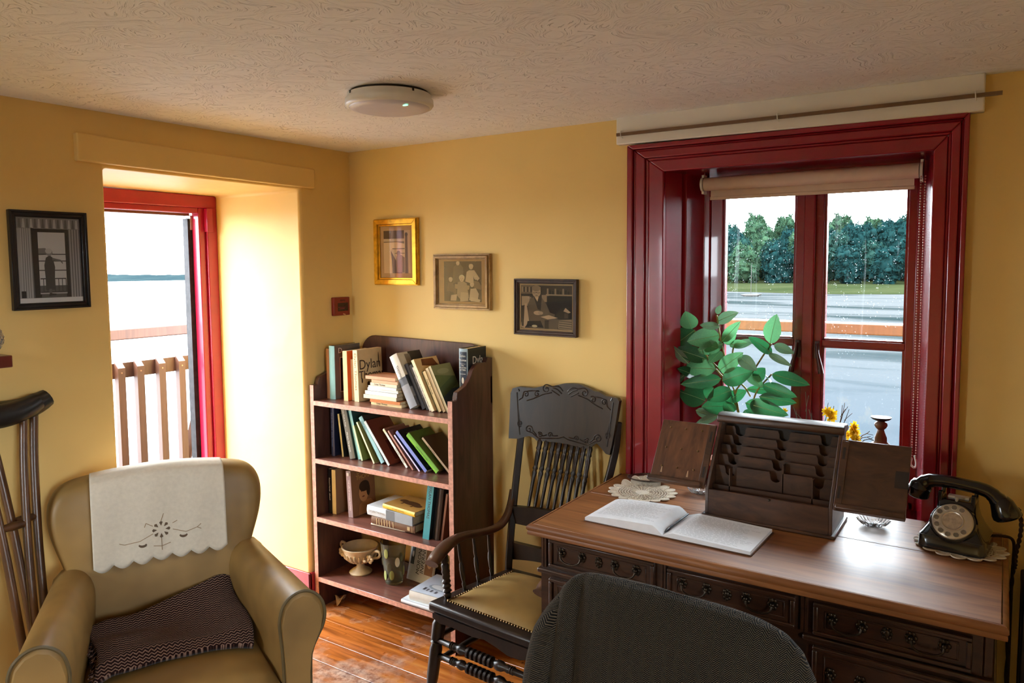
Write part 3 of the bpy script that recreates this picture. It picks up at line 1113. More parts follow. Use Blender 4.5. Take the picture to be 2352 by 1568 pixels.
def flat_book(label, x, y, z, ln, d, t, c, top=None, yaw=0, group=None, spine=None):
    """a book lying on its side, spine to the room"""
    o = thing('book', label, 'book', group=group)
    o.matrix_world = Matrix.Translation((x, y, z)) @ Matrix.Rotation(math.radians(yaw), 4, 'Z')
    e = .0022
    MB().box(0, ln, 0, d, 0, e).box(0, ln, 0, d, t-e, t).build('cover', bmat(top or c), o)
    n = 6
    MB().prism([(e, 0), (e, t)][:0]+[(-.004*math.sin(math.pi*k/n), t*k/n) for k in range(n+1)]+[(e, t), (e, 0)], 0, ln, 'x').build('spine', bmat(spine or c), o)
    MB().box(.003, ln-.003, e, d-.003, e, t-e).build('page_block', PAGES, o)
    return o


GP = 'books lying in a pile on the third shelf'
zz = z
o = flat_book('thin white booklet at the bottom of the pile on the third shelf', .325, -.238, zz, .19, .16, .010, (226, 214, 190), yaw=3, group=GP)
zz += .0106
o = flat_book('thick brown hardback in the pile with gilt bands on its spine', .335, -.245, zz, .245, .165, .034, (112, 76, 50), group=GP, yaw=1)
m = MB()
for xx in (.03, .045, .06, .075, .09, .105, .125):
    m.box(xx, xx+.004, -.0046, -.0038, .004, .030)
m.box(.205, .219, -.0046, -.0038, .008, .024)
m.box(.23, .232, -.0046, -.0038, .001, .033)
m.build('gilt_lettering', bmat((196, 164, 118)), o)
zz += .0346
o = flat_book('big white and grey jacketed hardback on top of the brown one', .305, -.240, zz, .272, .175, .042, (206, 208, 210), top=(104, 104, 106), group=GP, yaw=-2)
m = MB()
m.box(.118, .17, -.0050, -.0030, 0, .042)
m.build('spine_band', bmat((100, 104, 108)), o)
m = MB()
m.box(.17, .272, -.0049, -.0030, 0, .042)
m.build('spine_band', bmat((140, 144, 148)), o)
MB().box(.0, .115, .0, .175, .042, .0423).build('jacket_panel', bmat((214, 216, 218)), o)
words('spine_lettering', 'DYLAN THOMAS', .013, plain('pale_grey_ink', rgb(150, 140, 130), .6), o, frame_m((.062, -.0056, .020), (1, 0, 0), (0, 0, 1), (0, -1, 0)))
zz += .0429
o = flat_book('yellow spined book with a brown beast pictured on its cover, topmost of the pile', .395, -.235, zz, .200, .150, .020, (222, 178, 50), top=(186, 140, 70), group=GP, yaw=-6)
m = MB()
for pts in (disc(.5, .5, .26, .14), disc(.24, .54, .12, .1), disc(.74, .42, .14, .1), rect(.3, .3, .36, .5), rect(.62, .26, .68, .45)):
    m.add([(p[0]*.2, p[1]*.15, .0203+.0001*len(m.f)) for p in pts], [list(range(len(pts)))], rgb(84, 50, 28))
m.build('cover_picture', PRINT, o)
words('spine_lettering', 'DYLAN THOMAS', .010, plain('ochre_ink', rgb(180, 130, 40), .6), o, frame_m((.10, -.0050, .010), (1, 0, 0), (0, 0, 1), (0, -1, 0)))
o = book('teal paperback with black capital spine title leaning right', .622, -.244, z, .034, .243, .14, -8, cover=(40, 60, 62), spine=(66, 142, 148), hard=False, group=G3)
spine_text(o, 'DYLAN THOMAS', .019, INK, .68, 1.0, off=.0003)
o['label'] = 'teal paperback with black capital spine title leaning right'
book('slim black book leaning beside the teal paperback', .659, -.225, z, .010, .232, .13, -8, cover=(24, 20, 20), hard=False, group=G3)
book('dark brown cloth book with ribbed spine leaning right', .672, -.228, z, .024, .226, .14, -8, cover=(62, 46, 38), spine=(70, 54, 44), group=G3)
book('thin pinkish book leaning near the bookcase side', .700, -.220, z, .010, .204, .13, -9, cover=(140, 96, 76), spine=(170, 122, 104), hard=False, group=G3)
book('red brown book standing last on the third shelf', .722, -.190, z, .020, .205, .13, -9.5, cover=(120, 70, 44), spine=(134, 82, 54), hard=False, group=G3)

# bottom shelf
z = SH[3]+.0005
o = thing('book', 'grey paperback with black handwritten title leaning on the back of the bottom shelf', 'book', (.392, -.088, z), (math.radians(-14), 0, math.radians(-4)))
MB().box(0, .150, 0, .001, 0, .205).box(0, .150, .013, .014, 0, .205).build('cover', bmat((196, 192, 190)), o)
MB().box(-.0008, .0, 0, .014, 0, .205).build('spine', bmat((206, 202, 198)), o)
MB().box(.0, .149, .001, .013, .001, .204).build('page_block', PAGES, o)
m = MB()
m.flat(rect(.008, .07, .030, .16), .0004, rgb(20, 18, 18))
m.flat(disc(.019, .115, .006, .014), .0006, rgb(210, 206, 200))
m.flat(rect(.098, .04, .148, .15), .0004, rgb(120, 84, 60))
m.flat(disc(.124, .10, .016, .03), .0006, rgb(190, 150, 120))
m.build('cover_picture', PRINT, o)
BK = plain('black_ink', rgb(16, 14, 14), .6)
words('cover_lettering', 'MORONIC', .029, BK, o, frame_m((.060, -.0006, .100), (0, 0, 1), (-1, 0, 0), (0, -1, 0)), shear=.15)
words('cover_lettering', 'INFERNO', .029, BK, o, frame_m((.084, -.0006, .100), (0, 0, 1), (-1, 0, 0), (0, -1, 0)), shear=.15)
o = flat_book('large pale art book lying flat under another on the bottom shelf', .535, -.285, z, .215, .20, .016, (206, 212, 218), yaw=0)
o = flat_book('pale blue picture book with a swimming bird on its cover', .570, -.272, z+.0165, .205, .19, .040, (214, 210, 200), top=(196, 204, 216), yaw=2)
m = MB()
for pts, c in ((disc(.55, .42, .33, .15), (150, 160, 172)), (disc(.55, .44, .28, .11), (214, 216, 218)), (disc(.66, .7, .1, .07), (120, 110, 104)), (disc(.56, .6, .05, .12), (140, 132, 126)), (rect(.2, .18, .26, .3), (60, 60, 66)), (rect(.3, .16, .34, .27), (90, 90, 96)), (rect(.4, .15, .45, .25), (90, 90, 96)), (rect(.52, .14, .57, .24), (90, 90, 96))):
    m.add([(p[0]*.205, p[1]*.19, .0402+.0001*len(m.f)) for p in pts], [list(range(len(pts)))], rgb(*c))
m.build('cover_picture', PRINT, o)
# urn
CER = plain('cream_ceramic', rgb(206, 186, 150), .4, var=.08, scale=40)
u = thing('ceramic_urn', 'cream footed ceramic urn with rose handles on the bottom shelf', 'urn', (.165, -.150, z))
prof = [(.0, 0), (.050, 0), (.053, .006), (.044, .014), (.022, .026), (.016, .040), (.020, .050), (.046, .062), (.066, .078), (.074, .096), (.077, .112), (.084, .120), (.086, .126), (.080, .128), (.072, .118), (.064, .096), (.04, .075), (0, .068)]
MB().lathe(prof, n=40, cap=False).build('bowl', CER, u)
m = MB()
for k in range(22):
    a = 2*math.pi*k/22
    m.tube([(.024*math.cos(a), .024*math.sin(a), .052), (.052*math.cos(a), .052*math.sin(a), .064), (.072*math.cos(a), .072*math.sin(a), .084), (.078*math.cos(a), .078*math.sin(a), .100)], [.003, .006, .007, .003], 6)
m.build('gadroon_ribs', CER, u)
for s in (-1, 1):
    m = MB()
    m.tube(bez([(s*.074, 0, .104), (s*.096, 0, .118), (s*.118, 0, .122), (s*.124, 0, .106), (s*.110, 0, .092), (s*.088, 0, .086), (s*.074, 0, .078)], 18), .0065, 8)
    h_ = m.build('handle', CER, u)
    m = MB()
    for k in range(5):
        a = 2*math.pi*k/5
        m.ball((s*.088+.012*math.cos(a), -.03+.0*k, .090+.012*math.sin(a)), .010, .006, .010, 8, 6)
    m.ball((s*.088, -.034, .090), .007, .006, .007, 8, 6)
    m.ball((s*.07, -.045, .082), .012, .005, .007, 8, 6)
    m.build('rose', CER, h_)
# glass vase
gm, nt, b = new_mat('green_tinted_glass')
b.inputs['Base Color'].default_value = (.80, .84, .62, 1)
b.inputs['Transmission Weight'].default_value = .9
b.inputs['Roughness'].default_value = .08
b.inputs['IOR'].default_value = 1.2
v = thing('glass_vase', 'clear glass tumbler vase with green and white oval spots', 'vase', (.372, -.150, z))
MB().lathe([(0, 0), (.036, 0), (.040, .006), (.048, .09), (.058, .190), (.055, .190), (.046, .09), (.038, .014), (0, .012)], n=32, cap=False).build('vessel', gm, v)
ov = plain('green_oval_spot', rgb(150, 160, 90), .3)
ow = plain('white_oval_spot', rgb(226, 222, 190), .3)
for k, (a, zc, mt) in enumerate(((-150, .10, ow), (-105, .045, ov), (-60, .05, ov), (-85, .15, ov), (-30, .11, ow), (20, .06, ov), (90, .10, ov), (160, .05, ov))):
    r0 = .040+.018*(zc/.19)+.0012
    a = math.radians(a)
    q = frame_m((r0*math.cos(a), r0*math.sin(a), zc), (-math.sin(a), math.cos(a), 0), (0, 0, 1), (math.cos(a), math.sin(a), 0))
    MB().ball((0, 0, 0), .011, .022, .0012, 14, 6, M=q.to_3x3()).build('oval_spot', mt, v, loc=q.translation)
# folded paper on the floor under the bookcase
p = thing('crumpled_paper', 'crumpled buff paper lying on the floor under the bookcase', 'paper', (.075, -.195, .0), (0, 0, math.radians(-35)))
m = MB()
m.grid(lambda a, b_: Vector(((a-.5)*.075, (b_-.5)*.045, .010+.016*math.sin(a*5)*math.cos(b_*4)+.02*a*b_+.006)), 8, 6)
m.build('sheet', plain('buff_paper', rgb(176, 150, 120), .8), p, solid=.001)
# ------------------------------------------------------------------ carved wooden armchair between bookcase and desk
DK = wood('near_black_chair_wood', rgb(20, 13, 10), rgb(46, 30, 21), .36, (20, 20, 5), .10, coat=.06)
M_['darkwood'] = DK
M_['arm_worn'] = wood('worn_brown_arm_wood', rgb(50, 30, 20), rgb(92, 58, 38), .30, (10, 10, 10), .10, coat=.35)
LEATHER = plain('tan_leather_seat', rgb(150, 120, 68), .45, var=.22, scale=9, bmp=.1)
CO = Vector((1.20, -.40, 0))
ch = thing('wooden_armchair', 'dark carved pressed-back wooden armchair with tan leather seat beside the desk', 'chair', CO)


def W(m):
    m.v = [tuple(Vector(p)-CO) for p in m.v]
    return m


seat_pts = [(.948, -.605), (1.19, -.628), (1.432, -.645), (1.402, -.42), (1.368, -.205), (1.20, -.195), (1.028, -.195), (.985, -.40)]
W(MB().prism(seat_pts, .345, .380, 'z')).build('seat', DK, ch, bevel=.010, seg=3)
m = MB()
padc = [(1.006, -.566), (1.398, -.600), (1.335, -.235), (1.062, -.225)]


def pad(a, b):
    p0 = Vector(padc[0]).lerp(Vector(padc[1]), a)
    p1 = Vector(padc[3]).lerp(Vector(padc[2]), a)
    p = p0.lerp(p1, b)
    e = max(0, min(1, 8*min(a, 1-a, b, 1-b)))
    hgt = .032*(math.sin(math.pi*a)*math.sin(math.pi*b))**.45+.004*mnoise.noise(Vector((a*4, b*4, 0)))*math.sin(math.pi*a)*math.sin(math.pi*b)
    return Vector((p.x, p.y, .379+hgt))


W(m.grid(pad, 22, 18)).build('leather_pad', LEATHER, ch)
BR = plain('brass_nail', rgb(120, 92, 56), .3, .9)
m = MB()
for i0, i1, n in ((0, 1, 34), (3, 0, 30), (1, 2, 30)):
    a, b = Vector(padc[i0]), Vector(padc[i1])
    for k in range(n):
        p = a.lerp(b, (k+.5)/n)
        m.ball((p.x, p.y, .382), .0048, .0048, .0036, 8, 4)
o = W(m).build('nail_heads', BR, ch)
tag(o, kind='stuff')
# scalloped apron under the front rail
top = [(.975, .345), (1.41, .345)]
low = [(1.41, .318), (1.36, .300), (1.31, .298), (1.26, .312), (1.21, .322), (1.16, .316), (1.11, .318), (1.06, .322), (1.01, .318), (.975, .330)]
m = MB()
pts = [(x, z_) for x, z_ in low[::-1]]+[(1.41, .346), (.975, .346)]
A = Matrix.Rotation(math.radians(-5), 4, 'Z')
m.prism(pts, -.012, .006, 'y')
m.v = [(v_[0], v_[1]-.598-(v_[0]-.95)*.075, v_[2]) for v_ in m.v]
W(m).build('apron', DK, ch)
# legs
legp = [(0, .012), (.02, .017), (.07, .013), (.12, .014), (.30, .021), (.60, .023), (.66, .018), (.675, .024), (.69, .018), (.70, .023), (.86, .024), (.90, .018), (.92, .022), (1, .020)]
W(MB().turned((.955, -.615, 0), (.985, -.578, .348), legp, 14)).build('leg', DK, ch)
W(MB().turned((1.425, -.648, 0), (1.395, -.610, .348), legp, 14)).build('leg', DK, ch)
for x0, x1, xt, sgn in ((1.022, 1.028, .985, -1), (1.372, 1.366, 1.408, 1)):
    m = MB()
    path = [(x0, -.165, 0), (x0, -.19, .2), (x1, -.205, .38), (x1+(xt-x1)*.45, -.135, .62), (xt, -.046, .85), (xt+(xt-x1)*.05, -.020, .97)]
    m.tube(bez(path, 20), .021, 4, sq=(1.0, .85))
    W(m).build('back_post', DK, ch, bevel=.004)
# stretchers with turned centres
for zc in (.245, .190):
    pr_ = [(0, .009), (.17, .011), (.18, .014), (.19, .011), (.20, .014), (.21, .011), (.22, .014), (.24, .010), (.27, .016), (.30, .017), (.33, .010)]
    for k in range(6):
        c = .35+k*.045
        pr_ += [(c, .010), (c+.006, .019), (c+.026, .019), (c+.034, .010)]
    pr_ += [(.63, .011), (.66, .018), (.70, .017), (.73, .010), (.76, .014), (.78, .011), (.79, .014), (.80, .011), (.81, .014), (.82, .011), (1, .009)]
    W(MB().turned((.972, -.596, zc), (1.408, -.632, zc), pr_, 14)).build('stretcher', DK, ch)
for zc, xa, xb in ((.250, .975, 1.402), (.305, .978, 1.400), (.160, .970, 1.405)):
    W(MB().turned((xa, -.590, zc), (1.024, -.195, zc+.01), [(0, .009), (.5, .012), (1, .009)], 10)).build('stretcher', DK, ch)
    W(MB().turned((xb, -.620, zc), (1.369, -.195, zc+.01), [(0, .009), (.5, .012), (1, .009)], 10)).build('stretcher', DK, ch)
# pressed crest board
CREST = [(.944, 1.04), (.952, 1.064), (.98, 1.073), (1.011, 1.072), (1.049, 1.072), (1.087, 1.082), (1.12, 1.083), (1.139, 1.088), (1.179, 1.099), (1.215, 1.103), (1.254, 1.103), (1.296, 1.092), (1.321, 1.082), (1.338, 1.083), (1.372, 1.069), (1.405, 1.069), (1.428, 1.065), (1.433, 1.05), (1.421, .966), (1.407, .891), (1.403, .85), (1.382, .853), (1.359, .872), (1.341, .886), (1.324, .877), (1.31, .862), (1.282, .858), (1.218, .865), (1.16, .866), (1.108, .864), (1.071, .862), (1.059, .873), (1.036, .878), (1.009, .87), (.986, .862), (.94, .86), (.946, .92), (.95, .987)]


def crest_y(x, z_):
    s = (x-1.19)/.24
    return -.062+.030*(1-s*s)*.6-.022*(z_-.86)/.24*-1.0


m = MB()
n = len(CREST)
cf = [Vector((x, crest_y(x, z_)-.011, z_)) for x, z_ in CREST[::-1]]
cb = [Vector((x, crest_y(x, z_)+.011, z_)) for x, z_ in CREST[::-1]]
# fan the faces in a small grid so that the board can curve
gx = 24


def zlim(x):
    hi, lo = -9, 9
    for i in range(n):
        (x0, z0), (x1, z1) = CREST[i], CREST[(i+1) % n]
        if (x0-x)*(x1-x) <= 0 and abs(x1-x0) > 1e-6:
            zz_ = z0+(z1-z0)*(x-x0)/(x1-x0)
            hi, lo = max(hi, zz_), min(lo, zz_)
    return lo, hi


def crest_grid(off):
    def fn(a, b_):
        x = .9455+(1.4315-.9455)*a
        x = min(max(x, .9452), 1.432)
        lo, hi = zlim(x)
        if x > 1.405:
            lo = max(lo, .87+(x-1.405)*7)
        z_ = lo+(hi-lo)*b_
        return Vector((x, crest_y(x, z_)+off, z_))
    return fn


fa, fb = crest_grid(-.011), crest_grid(.011)
m.grid(fa, 60, 8)
m.grid(fb, 60, 8, flip=True)
# rim between the two faces
NU, NV = 60, 8
ring = [i for i in range(NU)]+[j*NU+NU-1 for j in range(1, NV)]+[(NV-1)*NU+i for i in range(NU-2, -1, -1)]+[j*NU for j in range(NV-2, 0, -1)]
off = NU*NV
m.f += [(ring[i], off+ring[i], off+ring[(i+1) % len(ring)], ring[(i+1) % len(ring)]) for i in range(len(ring))]
m.c += [None]*len(ring)
m.sm += [False]*len(ring)
W(m).build('crest_board', DK, ch)
cb_o = ch.children[-1]


def spiral(cx, cz, r, turns, a0, sgn, tail):
    pts = []
    for k in range(22):
        t = k/21
        a = a0+sgn*turns*2*math.pi*t
        rr = r*(.15+.85*t)
        pts.append((cx+rr*math.cos(a), cz+rr*math.sin(a)))
    pts += tail
    return pts


def carve(pts2, r=.0025):
    return [Vector((x, crest_y(x, z_)-.0115, z_)) for x, z_ in pts2]


m = MB()
for mir in (1, -1):
    X = lambda x: 1.19+(x-1.19)*mir
    curves = [spiral(1.275, 1.073, .018, 1.3, 0, 1, [(1.25, 1.085), (1.22, 1.088)]), spiral(1.315, 1.050, .014, 1.2, 1, 1, [(1.335, 1.062), (1.36, 1.058)]), spiral(1.365, 1.045, .013, 1.2, 2, -1, [(1.38, 1.03), (1.395, 1.02)]),
              spiral(1.385, .925, .014, 1.3, 0, -1, [(1.39, .95), (1.395, .975)]), spiral(1.345, .905, .018, 1.4, 1, 1, [(1.325, .90), (1.31, .885)]), spiral(1.295, .888, .012, 1.2, 2, -1, [(1.28, .885), (1.265, .892)]), spiral(1.25, .893, .011, 1.2, 2, 1, [(1.235, .89), (1.215, .893)]),
              [(1.20, 1.070), (1.215, 1.085), (1.235, 1.088)], [(1.205, 1.06), (1.225, 1.075), (1.245, 1.08)], [(1.215, 1.052), (1.237, 1.063), (1.25, 1.07)],
              [(1.19, .892), (1.21, .884), (1.26, .878), (1.30, .874), (1.33, .893), (1.345, .896)], [(1.405, 1.05), (1.40, 1.0), (1.392, .93), (1.385, .88)], [(1.395, 1.055), (1.40, 1.065)],
              [(1.25, 1.06), (1.29, 1.05), (1.33, 1.03), (1.36, 1.02)]]
    for c in curves:
        c = [(X(x), z_) for x, z_ in c]
        m.tube(carve(c), .0024, 6)
W(m).build('carved_scrollwork', DK, cb_o)
# back spindles and rails
spf = [(0, .006), (.45, .0075), (.52, .010), (.56, .007), (.58, .011), (.62, .008), (.80, .0105), (.84, .008), (.86, .0115), (.90, .009), (.95, .011), (1, .006)]
for k in range(9):
    a = k/8
    W(MB().turned((1.075+.225*a, -.135, .60), (1.085+.225*a, -.052+.012*math.sin(math.pi*a), .872), spf, 10)).build('back_spindle', DK, ch)
for za, zb, yy_, arch_ in ((.545, .612, -.150, .012), (.405, .478, -.178, -.02)):
    m = MB()
    xs = [1.010+.37*k/12 for k in range(13)]
    topz = [zb+(arch_*math.sin(math.pi*k/12) if arch_ > 0 else 0) for k in range(13)]
    botz = [za-(arch_*math.sin(math.pi*k/12) if arch_ < 0 else 0) for k in range(13)]
    for k in range(12):
        m.add([(xs[k], yy_-.010, botz[k]), (xs[k+1], yy_-.010, botz[k+1]), (xs[k+1], yy_-.010, topz[k+1]), (xs[k], yy_-.010, topz[k]),
               (xs[k], yy_+.010, botz[k]), (xs[k+1], yy_+.010, botz[k+1]), (xs[k+1], yy_+.010, topz[k+1]), (xs[k], yy_+.010, topz[k])],
              [(0, 1, 2, 3), (7, 6, 5, 4), (3, 2, 6, 7), (4, 5, 1, 0)])
    m.add([(xs[0], yy_-.010, botz[0]), (xs[0], yy_+.010, botz[0]), (xs[0], yy_+.010, topz[0]), (xs[0], yy_-.010, topz[0])], [(3, 2, 1, 0)])
    m.add([(xs[-1], yy_-.010, botz[-1]), (xs[-1], yy_+.010, botz[-1]), (xs[-1], yy_+.010, topz[-1]), (xs[-1], yy_-.010, topz[-1])], [(0, 1, 2, 3)])
    W(m).build('back_rail', DK, ch)
# arms
armp = [(.997, -.125, .668), (1.003, -.150, .618), (1.008, -.185, .578), (1.002, -.225, .552), (.990, -.275, .545), (.975, -.335, .549), (.963, -.40, .557), (.960, -.47, .560), (.966, -.535, .552), (.972, -.585, .536), (.974, -.612, .524)]
armr = [.013, .016, .018, .020, .021, .023, .025, .027, .029, .029, .022]
for mir in (0, 1):
    P_ = [(2*1.197-x-.012*0, y-.03*0, z_) if mir else (x, y, z_) for x, y, z_ in armp]
    m = MB()
    pth = bez(P_, 30)
    rr = [armr[min(int(k/29*10), 9)]+(armr[min(int(k/29*10)+1, 10)]-armr[min(int(k/29*10), 9)])*((k/29*10) % 1) for k in range(30)]
    # flat rounded section: wide across, thin in height
    n_ = 12
    vs, fs = [], []
    for i, p in enumerate(pth):
        t = (pth[min(i+1, 29)]-pth[max(i-1, 0)]).normalized()
        side_ = Vector((1, 0, 0))-t*t.x
        side_.normalize()
        nn = t.cross(side_)
        for k in range(n_):
            a = 2*math.pi*k/n_
            vs.append(p+side_*rr[i]*math.cos(a)+nn*rr[i]*.58*math.sin(a))
    for i in range(29):
        for k in range(n_):
            fs.append((i*n_+k, i*n_+(k+1) % n_, (i+1)*n_+(k+1) % n_, (i+1)*n_+k))
    fs += [list(range(n_))[::-1], list(range(29*n_, 30*n_))]
    m.add(vs, fs, smooth=True)
    W(m).build('arm', M_['arm_worn'], ch)
    MX = lambda p: (2*1.197-p[0], p[1], p[2]) if mir else p
    pf = [(0, .010), (.08, .015), (.12, .011), (.16, .018), (.21, .012), (.26, .017), (.31, .012), (.36, .017), (.41, .012), (.46, .016), (.51, .012), (.56, .016), (.62, .013), (.70, .015), (.74, .011), (.78, .015), (1, .012)]
    W(MB().turned(MX((.992, -.545, .379)), MX((.968, -.535, .545)), pf, 12)).build('arm_post', DK, ch)
    pf2 = [(0, .005), (.12, .008), (.16, .005), (.22, .008), (.40, .010), (.52, .008), (.56, .005), (.62, .007), (1, .005)]
    for (xa, ya, xb, yb, zb) in ((1.000, -.455, .964, -.445, .552), (1.005, -.375, .972, -.360, .545), (1.012, -.300, .988, -.285, .540)):
        W(MB().turned(MX((xa, ya, .379)), MX((xb, yb, zb)), pf2, 10)).build('arm_spindle', DK, ch)

# ------------------------------------------------------------------ upholstered armchair
VEL = plain('worn_olive_gold_upholstery', rgb(142, 112, 64), .48, var=.26, scale=6, bmp=.06, spec=.40)
PIP = plain('dark_gold_piping', rgb(88, 74, 46), .5)
AR = thing('upholstered_armchair', 'worn olive gold armchair with rolled arms in front of the balcony doorway', 'armchair', (.29, -1.186, 0), (0, 0, math.radians(62.2)))
MB().box(-.30, .30, -.50, .08, .06, .33).build('base', VEL, AR, bevel=.02, seg=3)
# seat cushion, crowned
m = MB()


def cush(a, b):
    x = (-.262+.524*a)*(1.0-.05*b)
    y = -.545+.545*b
    e = min(a, 1-a, b, 1-b)
    return Vector((x, y, .355+.060*(math.sin(math.pi*a)*math.sin(math.pi*min(1, b*1.0+.0)))**.28*1.0-.02*b))


m.grid(cush, 24, 20)
m.grid(lambda a, b: Vector(((-.262+.524*a), -.545, .30+.055*b)), 24, 4)
m.build('seat_cushion', VEL, AR)
MB().box(-.255, .255, -.535, -.02, .29, .352).build('cushion_core', VEL, AR, bevel=.02)
for sg in (-1, 1):
    # arm section in (x, z), x measured from the arm's own centre line, outwards positive
    prof = [(-.052, .06), (-.056, .40), (-.062, .50), (-.064, .545), (-.052, .590), (-.026, .616), (.004, .624), (.034, .614), (.058, .588), (.068, .550), (.062, .512), (.044, .476), (.028, .44), (.022, .38), (.020, .06)]
    prof = [(x*1.0, z_) for x, z_ in prof]

    def sect(t):
        cx = .262+(.325-.262)*t
        y = .035-(.555+.035)*t
        return cx, y
    m = MB()
    n_ = len(prof)
    vs, fs = [], []
    K = 8
    for k in range(K+1):
        t = k/K
        cx, y = sect(t)
        for (x, z_) in prof:
            zz_ = z_ if z_ < .3 else z_+.012*math.sin(math.pi*t)*0-.012*(1-t)
            vs.append((sg*(cx+x), y, zz_))
    for k in range(K):
        for i in range(n_-1):
            q = (k*n_+i, k*n_+i+1, (k+1)*n_+i+1, (k+1)*n_+i)
            fs.append(q if sg > 0 else q[::-1])
    fs.append([i for i in range(n_)][::-1 if sg < 0 else 1])
    m.add(vs, fs, smooth=True)
    arm = m.build('arm', VEL, AR, subsurf=1)
    # flat front facing, slightly domed
    m = MB()
    cx, y = sect(1)
    vs = [(sg*(cx+x), y, z_) for x, z_ in prof]
    vs2 = [(sg*(cx+.0+(x-.0)*.86), y-.008, .06+(z_-.06)*.975) for x, z_ in prof]
    fs = []
    for i in range(n_-1):
        q = (i, n_+i, n_+i+1, i+1)
        fs.append(q[::-1] if sg > 0 else q)
    fs.append([n_+i for i in range(n_)][::-1 if sg > 0 else 1])
    m.add(vs+vs2, fs)
    m.build('arm_facing', VEL, arm, smooth_angle=60)
    m = MB()
    m.tube(bez([(sg*(cx+x), y-.003, z_) for x, z_ in prof], 60), .0048, 6)
    m.build('piping', PIP, arm)
# winged back
sil = [(.245, .30), (.268, .45), (.285, .58), (.305, .64), (.325, .70), (.334, .76), (.330, .81), (.310, .85), (.275, .875), (.20, .886), (.10, .893), (0, .895)]
sil = sil+[(-x, z_) for x, z_ in sil[-2::-1]]


def back_lean(z_):
    return .10*(max(0, z_-.36))**1.1*1.0


def back_surface(x, z_, off):
    """y of the upholstered front at x, z"""
    return 0


NB = len(sil)
m = MB()
lay = [(.0, .90), (.012, .965), (.035, 1.0), (.09, 1.0), (.118, .96), (.128, .88)]
vs, fs = [], []
for dy, sc_ in lay:
    for x, z_ in sil:
        zz_ = .58+(z_-.58)*sc_
        vs.append((x*sc_, dy-.012+back_lean(zz_)-.018*(abs(x)/.33)**2*(1 if dy < .02 else 0)+(-.015*(abs(x)/.33)**3 if dy >= .09 else 0), zz_))
for k in range(len(lay)-1):
    for i in range(NB-1):
        fs.append((k*NB+i, k*NB+i+1, (k+1)*NB+i+1, (k+1)*NB+i))
fs.append(list(range(NB))[::-1])
fs.append([(len(lay)-1)*NB+i for i in range(NB)])
m.add(vs, fs, smooth=True)
m.build('back', VEL, AR, subsurf=2)
for sx in (-.26, .26):
    for sy in (-.46, .05):
        MB().lathe([(.014, 0), (.022, .06), (.024, .07)], n=12, M=Matrix.Translation((sx, sy, 0))).build('foot', DK, AR)

# white embroidered cloth over the chair back
CLOTH = plain('white_cotton', rgb(206, 198, 182), .8, var=.05, scale=80)
cl = thing('antimacassar', 'white cutwork cloth with scalloped hem draped over the armchair back', 'cloth', (.29, -1.186, 0), (0, 0, math.radians(62.2)))
path = [(.150, .70), (.166, .80), (.158, .870), (.128, .897), (.090, .905), (.052, .902), (.026, .888), (.012, .86), (.002, .80), (-.004, .72), (-.010, .64), (-.014, .590)]


def cloth_fn(a, b):
    x = -.206+.405*a
    L = b*(len(path)-1)
    # scalloped lower hem
    sc2 = .35*abs(math.sin(a*math.pi*7))
    L = b*(len(path)-1-.42+sc2)
    k = min(int(L), len(path)-2)
    t = L-k
    y = path[k][0]*(1-t)+path[k+1][0]*t
    z_ = path[k][1]*(1-t)+path[k+1][1]*t
    return Vector((x, y-.010-.016*(abs(x)/.33)**2+.002*math.sin(a*17+b*5)*b, z_+.004*(1-abs(2*a-1))-.010*(abs(x)/.2)**2*(1 if z_ > .84 else 0)+.008*(a-.5)*(1 if b > .5 else 0)))


m = MB()
m.grid(cloth_fn, 71, 40)
m.build('fabric', CLOTH, cl, solid=.0016)
# cutwork: dark openings and stitched sprays
m = MB()
CUT = rgb(84, 64, 40)


def on_cloth(px, pz):
    # find the draped cloth at this height and sit just proud of it
    a = (px+.206)/.405
    best = min((cloth_fn(a, .55+.45*k/120) for k in range(121)), key=lambda p: abs(p.z-pz))
    return Vector((px, best.y-.0014, pz))


for k in range(8):
    a = 2*math.pi*k/8
    c, s_ = math.cos(a), math.sin(a)
    pts = [(.012, 0), (.024, -.0055), (.028, 0), (.024, .0055)]
    m.add([on_cloth(-.005+p*c-q_*s_, .700+p*s_+q_*c) for p, q_ in pts], [(0, 1, 2, 3)], CUT)
for (x0, z0, x1, z1) in ((.03, .695, .07, .680), (.07, .680, .105, .690), (-.03, .69, -.07, .672), (-.07, .672, -.115, .668), (-.005, .672, -.005, .632), (-.005, .645, .022, .652), (-.005, .645, -.03, .650), (-.005, .728, .004, .752), (.03, .715, .045, .722), (-.03, .715, -.05, .728), (.105, .690, .118, .700), (.105, .690, .118, .683), (-.115, .668, -.13, .674), (-.05, .728, -.055, .715)):
    d = Vector((x1-x0, z1-z0))
    nrm = Vector((-d.y, d.x)).normalized()*.0011
    m.add([on_cloth(x0+nrm.x, z0+nrm.y), on_cloth(x0-nrm.x, z0-nrm.y), on_cloth(x1-nrm.x, z1-nrm.y), on_cloth(x1+nrm.x, z1+nrm.y)], [(0, 1, 2, 3)], rgb(140, 116, 84))
for (cx, cz, sg) in ((.062, .672, 1), (-.062, .660, -1)):
    pts = [(cx+.013*math.cos(math.radians(t)), cz+.010*math.sin(math.radians(t))) for t in range(190, 351, 20)]+[(cx+.010*math.cos(math.radians(t)), cz+.003+.005*math.sin(math.radians(t))) for t in range(350, 189, -20)]
    m.add([on_cloth(*p) for p in pts], [list(range(len(pts)))], CUT)
o = m.build('cutwork_embroidery', PRINT, cl)
tag(o, kind='stuff')

